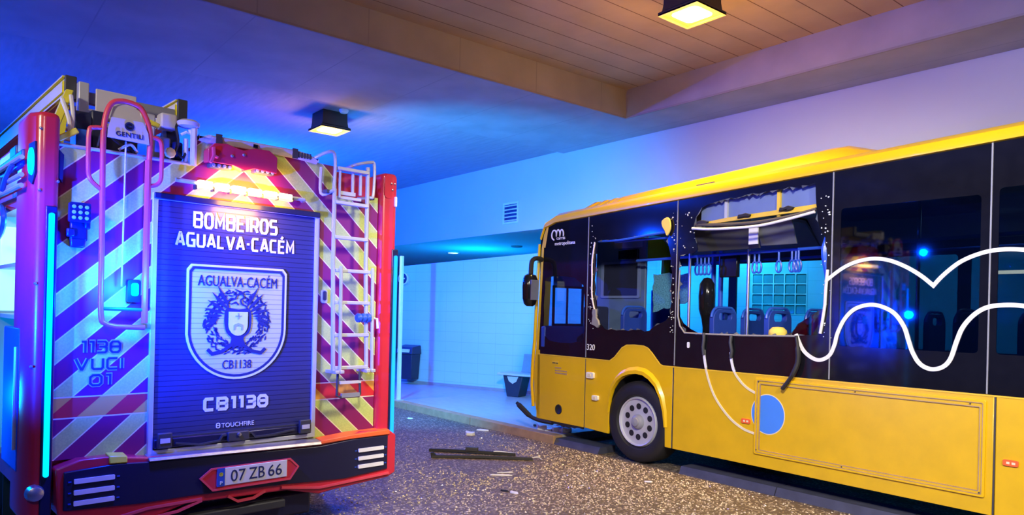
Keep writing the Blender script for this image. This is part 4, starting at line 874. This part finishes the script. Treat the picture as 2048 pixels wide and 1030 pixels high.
MB().box(.06, .58, 1.1, 1.12, .12, .62).build('mudflap', 'black_rubber', trk); MB().box(1.88, 2.40, 1.1, 1.12, .12, .62).build('mudflap', 'black_rubber', trk)
# -- folding red access frame with sign
yF = -.12
fr_ = MB().tube([(a, yF, b) for a, b in catmull([(.575, 1.50), (.575, 1.9), (.578, 2.42), (.582, 2.66), (.54, 2.79), (.495, 2.825), (.41, 2.83), (.355, 2.79), (.327, 2.66), (.325, 2.42), (.330, 1.95), (.334, 1.56), (.36, 1.495), (.42, 1.478)], 5)] + [(.50, yF, 1.474), (.575, yF, 1.472)], .016, 10).build('access_frame', 'tube_red', trk)
MB().tube([(a, yF, b) for a, b in catmull([(.325, 2.65), (.275, 2.645), (.250, 2.615), (.250, 2.42), (.258, 2.35), (.29, 2.31), (.325, 2.285)], 5)], .013, 9).build('side_grip', 'tube_red', fr_)
MB().tube([(a, yF, b) for a, b in catmull([(.582, 2.645), (.63, 2.64), (.650, 2.60), (.652, 2.46), (.648, 2.39), (.62, 2.355), (.58, 2.345)], 5)], .013, 9).build('side_grip', 'tube_red', fr_)
MB().tube([(.575, yF, 2.50), (.573, yF, 1.5)], .019, 9).build('frame_leg', 'tube_red', fr_)
MB().tube([(.335, yF, 1.585), (.575, yF, 1.580)], .011, 8).build('cross_bar', 'pole_blue', fr_)
MB().tube([(.455, yF+.03, 2.60), (.452, yF+.04, 1.72)], .005, 6).build('pull_cord', 'white_plastic', fr_)
sg = MB().prism([(.342, 2.60), (.572, 2.592), (.565, 2.66), (.535, 2.722), (.362, 2.722), (.345, 2.66)], yF-.02, yF-.012).build('sign_board', 'sign_grey', fr_)
text('lettering', 'GENTILI', .385, .535, 2.617, 2.645, yF-.021, 'lettering_navy', sg)
MB().lathe((.458, yF-.021, 2.683), [(.026, 0), (.026, -.003), (.018, -.003), (.018, 0)], 'y', 24).box(.458, .478, yF-.024, yF-.021, 2.678, 2.688).build('maker_mark', 'lettering_navy', sg)
MB().prism([(.36, 2.722), (.535, 2.722), (.52, 2.79), (.48, 2.81), (.42, 2.815), (.375, 2.79)], yF+.0, yF+.006).build('upper_panel', 'sign_grey', fr_)
MB().prism([(.352, 2.76), (.59, 2.765), (.585, 2.955), (.352, 2.955)], .18, .195).build('back_board', 'sign_grey', trk, .004)
cl_ = MB().prism(rrect(.495, .570, 1.625, 1.765, .012), -.05, -.015).build('rear_beacon', 'bumper_navy', trk, .006)
MB().prism(rrect(.515, .555, 1.665, 1.745, .015), -.062, -.048).build('lens', 'beacon_glow', cl_, .006)
light('beacon_small', 'POINT', trk.matrix_basis @ Vector((.50, -.34, 1.72)), (0, .04, 1), 210.0, .05)
# work lamp
wk = MB().prism(rrect(.165, .275, 2.085, 2.20, .01), -.10, -.06).build('work_lamp', 'bumper_navy', trk, .008)
for i in range(3):
    for j in range(3): MB().lathe((.187+i*.033, -.101, 2.11+j*.032), [(.011, 0), (.010, -.006), (0, -.008)], 'y', 10).build('lens', 'code_pale2', wk)
MB().box(.18, .27, -.06, -.012, 1.98, 2.09).box(.16, .20, -.075, -.02, 2.0, 2.05).box(.25, .28, -.08, -.03, 2.05, 2.11).build('bracket', 'bumper_navy', wk, .008)
MB().prism([(.185, 1.94), (.255, 1.94), (.265, 2.0), (.18, 2.0)], -.06, -.012).build('base', 'bumper_navy', wk, .008)
# shutter-side handle
hd = MB().prism(rrect(1.822, 1.872, 1.655, 1.755, .02), -.03, -.01).build('door_handle', 'alu_matt', trk, .006)
MB().prism(rrect(1.832, 1.862, 1.675, 1.745, .012), -.034, -.028).build('recess', 'dark_grey', hd)
# -- rear ladder
yL = -.13
ld = MB().tube([(1.852, yL, 2.50), (1.855, yL, 1.90), (1.875, yL, 1.15)], .016, 8).tube([(2.132, yL, 2.70), (2.136, yL, 1.90), (2.16, yL, 1.15)], .016, 8).build('rear_ladder', 'alu_matt', trk)
MB().tube([(1.905, yL-.03, 1.93), (1.915, yL-.03, 1.16)], .013, 8).tube([(2.178, yL-.03, 1.93), (2.190, yL-.03, 1.16)], .013, 8).build('lower_section', 'alu_matt', ld)
for z, x0, x1 in ((2.655, 1.87, 2.13), (2.403, 1.855, 2.135), (2.145, 1.855, 2.136), (1.90, 1.87, 2.17), (1.663, 1.87, 2.165), (1.42, 1.87, 2.165), (1.176, 1.88, 2.16)):
    MB().box(x0, x1, yL-.022, yL+.014, z-.013, z+.013).build('rung', 'alu_matt', ld, .004)
MB().box(1.90, 2.03, yL, yL+.03, 2.465, 2.492).box(1.885, 2.08, yL, yL+.02, 2.435, 2.455).build('rung', 'alu_matt', ld)
for pts in ([(1.72, -.02, 2.71), (1.80, yL, 2.765), (1.85, yL, 2.735), (1.848, yL, 2.52), (1.825, yL, 2.478), (1.785, -.05, 2.468), (1.79, -.04, 2.66)],
            [(2.01, -.02, 2.69), (2.035, yL, 2.708), (2.15, yL, 2.742), (2.19, yL, 2.722), (2.185, yL, 2.50), (2.155, yL, 2.472), (2.11, -.03, 2.47)]):
    MB().tube(catmull(pts, 4), .012, 8).build('hand_hoop', 'alu_matt', ld)
for x in (2.009, 2.076): MB().tube([(x, yL+.01, 2.66), (x, yL+.01, 2.48)], .012, 7).build('strut', 'alu_matt', ld)
MB().tube([(1.895, yL, 2.64), (1.893, yL, 2.44)], .010, 7).build('strut', 'alu_matt', ld)
for x in (1.80, 1.845, 2.16, 2.186): MB().obox((x, yL+.03, 2.475), (.03, .06, .03)).build('hinge', 'dark_grey', ld, .006)
for x in (1.885, 1.925, 2.15, 2.195): MB().box(x-.018, x+.018, yL-.05, yL+.1, 1.135, 1.16).build('foot_bracket', 'alu_matt', ld, .004)
st = MB().tube([(1.915, yL, 1.14), (1.905, yL-.01, .97), (1.93, yL-.02, .958), (2.09, yL-.02, .958), (2.104, yL-.01, .97), (2.102, yL, 1.14)], .010, 7).build('folding_step', 'dark_grey', ld)
MB().box(1.925, 2.105, yL-.02, yL+.01, 1.055, 1.075).build('tread', 'sign_grey', st)
MB().box(1.935, 2.09, yL-.03, yL-.01, .955, .985).build('tread', 'grey_plastic', st)
for x in (2.07, 2.11, 2.15): MB().lathe((x-.02, yL-.02, 1.55), [(.025, 0), (.035, .01), (.035, .03), (.025, .04)], 'x', 14).build('ladder_clamp', 'pole_blue', ld)
MB().tube([(2.18, yL-.03, 1.55), (2.226, yL-.03, 1.545), (2.228, yL-.04, 1.47)], .010, 7).build('clamp_lever', 'white_plastic', ld)
# -- roof ladder and gear
for x0, x1, nm in ((.205, .262, 1), (.873, .93, 2)):
    bm_ = MB().box(x0, x1, .28, 3.6, 2.885, 3.02).build('ladder_beam', 'ladder_yellow', trk, .006)
    MB().box(x0-.004, x1+.004, .265, .29, 2.88, 3.025).build('end_cap', 'dark_grey', bm_, .006)
    MB().box(x0-.012, x0, .30, 1.1, 2.92, 2.99).box(x0-.016, x0, .28, 3.6, 2.885, 2.895).box(x0-.016, x0, .28, 3.6, 3.01, 3.02).build('reflective_tape', 'ladder_yellow', bm_)
for y in (.45, .8, 1.15, 1.5, 1.9, 2.3, 2.7): MB().tube([(.26, y, 2.95), (.875, y, 2.95)], .018, 8).build('ladder_rung', 'alu_matt', trk)
MB().box(.26, .875, .30, .34, 2.88, 2.955).build('cross_member', 'grey_plastic', trk, .006)
MB().box(.262, .32, .20, .26, 2.70, 2.985).build('ladder_stop', 'alu_matt', trk, .006)
MB().tube(catmull([(.155, .1, 2.83), (.175, .02, 2.70), (.185, .02, 2.62), (.20, .04, 2.72), (.20, .1, 2.86)], 5), .012, 7).build('retaining_loop', 'white_plastic', trk)
for x, y, z, r in ((.27, .16, 2.72, .07), (.80, .20, 2.72, .065), (.36, .22, 2.68, .08), (.74, .24, 2.68, .06)):
    MB().lathe((x-.05, y, z), [(r*.6, 0), (r, .01), (r, .09), (r*.6, .1)], 'x', 20).build('hose_reel', 'dark_navy', trk)
for q in ((.22, .30, .04, .2, 2.54, 2.66, 'pole_blue'), (.66, .76, .05, .22, 2.54, 2.70, 'grey_plastic'), (.31, .40, .1, .3, 2.56, 2.80, 'dark_navy'), (.60, .70, .16, .3, 2.70, 2.86, 'alu_matt'), (.70, .80, .06, .16, 2.76, 2.86, 'sign_grey'), (.77, .83, .03, .1, 2.56, 2.68, 'dark_navy'), (.40, .62, .25, .4, 2.55, 2.74, 'dark_grey')):
    MB().box(*q[:6]).build('roof_fitting', q[6], trk, .012)
MB().obox((.165, -.0, 2.60), (.12, .05, .035), ry=-.62).build('yellow_tool', 'ladder_yellow', trk, .006)
MB().obox((.65, .05, 2.77), (.07, .03, .03), ry=.3).build('yellow_tool', 'ladder_yellow', trk, .006)
MB().lathe((.73, -.02, 2.588), [(.034, 0), (.036, -.01), (.028, -.022), (0, -.026)], 'y', 8).build('yellow_cap', 'foam_yellow', trk)
gg = MB().lathe((.845, -.01, 2.79), [(.03, -.02), (.065, -.01), (.07, .015), (.05, .03), (0, .032)], 'z', 22).build('spot_lamp', 'sign_grey', trk)
MB().tube([(.80, -.01, 2.72), (.83, -.02, 2.74), (.86, -.01, 2.73), (.85, -.01, 2.78)], .010, 7).build('lamp_bracket', 'white_plastic', gg)
MB().tube([(.835, -.0, 2.70), (.838, -.0, 2.53)], .016, 7).build('lamp_stand', 'alu_matt', gg)
for pts in ([(.75, .0, 2.56), (.78, -.02, 2.66), (.77, -.01, 2.76), (.80, .05, 2.80)], [(.33, .02, 2.56), (.36, .0, 2.68), (.42, .02, 2.62), (.52, .0, 2.56)], [(.44, 0, 2.56), (.50, -.02, 2.60), (.545, .0, 2.56)], [(.79, 0, 2.6), (.81, -.02, 2.57), (.84, 0, 2.62)]):
    MB().tube(catmull(pts, 5), .009, 6).build('hose', 'white_plastic' if pts[0][0] > .4 and pts[0][0] < .5 else 'black_rubber', trk)
# -- left side: rolled awning rails, lit locker with shelves
MB().box(-.04, .0, .1, 1.3, 2.40, 2.50).build('side_rail', 'plate_blue', trk, .01)
for z in (2.435, 2.335, 2.275): MB().tube([(-.055, .0, z), (-.055, 1.3, z+.02)], .014, 8).build('side_bar', 'alu_matt', trk)
MB().tube(catmull([(-.06, .25, 2.42), (-.075, .35, 2.36), (-.07, .5, 2.30), (-.06, .6, 2.38)], 5), .014, 7).build('rail_handle', 'pole_blue', trk)
MB().box(.02, .12, .1, 1.5, 2.50, 2.62).build('roof_side_box', 'tube_red', trk, .02); MB().box(.0, .10, .55, .75, 2.50, 2.60).build('roof_fitting', 'plate_blue', trk, .01)
MB().prism([(.14, 2.52), (.22, 2.52), (.26, 2.88), (.21, 2.88)], .42, .48).build('ladder_bracket', 'ladder_yellow', trk, .005)
MB().prism([(.05, 2.5), (.10, 2.5), (.22, 2.9), (.18, 2.9)], .12, .17).build('ladder_bracket', 'ladder_yellow', trk, .005)
lk = MB().box(.44, .455, .10, 1.06, .62, 2.19).box(.0, .455, 1.045, 1.06, .62, 2.19).build('locker_lining', 'locker_grey', trk)
for z in (1.52, 1.84): MB().box(-.01, .44, .10, 1.045, z-.012, z+.012).build('locker_shelf', 'alu_matt', lk)
MB().box(-.0, .40, 1.02, 1.042, 1.55, 2.12).build('locker_lamp', 'locker_glow', lk, .02)
light('locker_light', 'POINT', trk.matrix_basis @ Vector((.2, .65, 2.05)), (.05, .55, 1), 9, .08)
light('locker_spill', 'POINT', trk.matrix_basis @ Vector((-.35, .75, 1.0)), (.0, .40, 1), 22, .1)
MB().tube([(.06, .30, 1.86), (.06, .30, 2.16)], .035, 10).tube([(.10, .42, 1.86), (.10, .42, 2.15)], .04, 10).build('breathing_cylinder', 'locker_grey', lk)
MB().box(.02, .20, .14, .30, 1.86, 1.96).build('equipment', 'plate_blue', lk, .02); MB().box(.03, .2, .14, .34, 1.55, 1.76).build('equipment', 'pole_blue', lk, .01); MB().box(.05, .2, .5, .68, 1.62, 1.72).build('equipment', 'dark_navy', lk, .01)
MB().box(-.03, .0, .12, .60, .62, 1.46).build('locker_flap', 'pole_blue', trk, .01)
MB().tube([(-.04, .14, .75), (-.04, .14, 1.35)], .01, 6).build('flap_bar', 'alu_matt', trk)
MB().tube(catmull([(-.03, .9, 2.24), (-.05, .62, 2.20), (-.05, .56, 2.12), (-.04, .7, 2.06), (-.03, .95, 2.02)], 5), .016, 7).build('hose', 'pole_blue', trk)

# ================================================================ DEBRIS ON THE ROAD
def strip(name, label, a, b, wd, h, m, curl=0.0):
    ax, ay = a; bx, by = b; L = math.hypot(bx-ax, by-ay)
    t = thing(name, label, 'debris', ((ax+bx)/2, (ay+by)/2, 0), math.atan2(by-ay, bx-ax))
    return t, L
t, L = strip('rubber_strip', 'upper black window strip with a small block on it, lying on the road', (-6.98, 4.48), (-6.23, 5.14), .05, .03, 0)
MB().loft([[(x, -.03, z), (x, .03, z), (x, .025, z+.028), (x, -.025, z+.032)] for x, z in ((-L/2, 0), (-L/4, .006), (0, .008), (L/4, .005), (L/2, 0))], smooth=False).build('strip', 'black_rubber', t, .004)
MB().box(-.07, .07, -.035, .03, .03, .075).build('block', 'dark_grey', t, .006)
MB().tube(catmull([(L/4, .0, .036), (L/3, .02, .035), (L/2, .03, .02)], 4), .008, 6).build('bright_edge', 'alu_matt', t)
t, L = strip('rubber_strip', 'lower longer black window strip with a hooked end, lying on the road', (-6.66, 4.30), (-5.95, 5.16), .05, .03, 0)
MB().loft([[(x, -.028+c, z), (x, .028+c, z), (x, .022+c, z+.025), (x, -.022+c, z+.03)] for x, z, c in ((-L/2, 0, 0), (-L/4, .003, .012), (0, .004, .016), (L/4, .003, .01), (L/2, 0, 0))], smooth=False).build('strip', 'black_rubber', t, .004)
MB().prism([(-L/2, 0), (-L/2+.05, 0), (-L/2+.05, .03), (-L/2+.02, .06), (-L/2-.01, .055)], -.02, .02).build('hook', 'black_rubber', t)
MB().tube(catmull([(L/2-.02, .0, .02), (L/2+.06, .02, .03), (L/2+.10, -.02, .01)], 4), .007, 6).build('wire', 'alu_matt', t)
def piece(name, label, x, y, z, size, rz, m, seed, group=None):
    rnd = random.Random(seed); sx, sy, h = size; n = 7
    t = MB(); ring = [(sx*cos(2*pi*k/n)*rnd.uniform(.65, 1), sy*sin(2*pi*k/n)*rnd.uniform(.65, 1)) for k in range(n)]
    t.loft([[(a, b, 0) for a, b in ring], [(a*.92, b*.92, h*rnd.uniform(.6, 1)) for a, b in ring]], smooth=False)
    o = t.build(name, m); o.location = (x, y, z); o.rotation_euler = (0, 0, rz)
    return tag(o, label, 'debris', group)
piece('glass_piece', 'crumpled clear glass piece on the road nearest the kerb left of the bus', -7.61, 5.50, 0, (.10, .07, .05), .4, 'shard_glass', 1)
piece('plastic_piece', 'flat white sliver on the road right of the crumpled glass piece', -7.80, 5.84, 0, (.10, .03, .02), .6, 'white_plastic', 2)
piece('plastic_piece', 'white sliver by the kerb at the far left of the road', -9.2, 5.55, 0, (.06, .03, .02), .9, 'white_plastic', 3)
piece('plastic_piece', 'long thin white splinter on the road in front of the black strips', -5.55, 4.42, 0, (.14, .018, .012), .9, 'white_plastic', 4)
piece('plastic_piece', 'curved pale splinter beside the long thin white one', -5.63, 4.52, 0, (.10, .014, .01), 1.1, 'white_plastic', 5)
piece('plastic_piece', 'small white chip on the road nearest the bottom of the view', -4.95, 4.08, 0, (.055, .022, .018), .2, 'white_plastic', 6)
piece('plastic_piece', 'small dark scrap beside the white chip nearest the bottom of the view', -5.05, 4.05, 0, (.06, .02, .015), .5, 'black_rubber', 7)
piece('plastic_piece', 'pale chip on the road halfway to the front wheel', -4.55, 5.45, 0, (.05, .02, .015), .8, 'white_plastic', 8)
rnd = random.Random(77)
for i in range(16):
    piece('trim_fragment', 'pale broken trim fragment on the platform under the front of the bus', max(-7.5, min(-6.68, -6.92+rnd.gauss(0, .18))), max(6.2, 6.30+rnd.gauss(0, .08)), .1, (rnd.uniform(.05, .11), rnd.uniform(.03, .06), rnd.uniform(.03, .075)), rnd.uniform(0, 3), rnd.choice(['white_plastic', 'white_plastic', 'shard_glass']), 100+i, 'broken trim under the bus')
for i in range(5):
    piece('trim_fragment', 'dark broken trim fragment on the platform under the front of the bus', max(-7.4, min(-6.68, -6.9+rnd.gauss(0, .2))), 6.36+rnd.gauss(0, .1), .1, (rnd.uniform(.04, .09), rnd.uniform(.015, .03), rnd.uniform(.01, .03)), rnd.uniform(0, 3), 'black_rubber', 200+i, 'dark broken trim under the bus')
# spilled window glass: far too many crumbs to count
g = MB(); CLEAR = ((-7.05, -5.8, 4.2, 5.25), (-5.75, -5.40, 4.28, 4.62), (-5.15, -4.85, 3.97, 4.15), (-4.63, -4.47, 5.38, 5.52))
for i in range(9000):
    x = rnd.gauss(-4.9, 1.15); y = rnd.uniform(2.4, 5.97)
    if x > -2.2 or x < -8.5: continue
    if rnd.random() > math.exp(-((y-5.2)/1.7)**2): continue
    if any(x0 < x < x1 and y0 < y < y1 for x0, x1, y0, y1 in CLEAR): continue
    q = rnd.uniform(.004, .011); a = rnd.uniform(0, 6.3); z = q*rnd.uniform(.4, .9)
    c, s_ = cos(a)*q, sin(a)*q
    g.add([(x+c, y+s_, .001), (x-s_, y+c, .001), (x-c, y-s_, .001), (x+s_, y-c, .001), (x+c*.6, y+s_*.5, z+.003), (x-c*.5, y-s_*.7, z)], [(0, 1, 4), (1, 2, 5), (1, 5, 4), (2, 3, 5), (3, 0, 4), (3, 4, 5)])
tag(g.build('broken_glass', 'crumb_glass'), 'glittering crumbs of window glass scattered over the road before the bus', 'broken glass', kind='stuff')
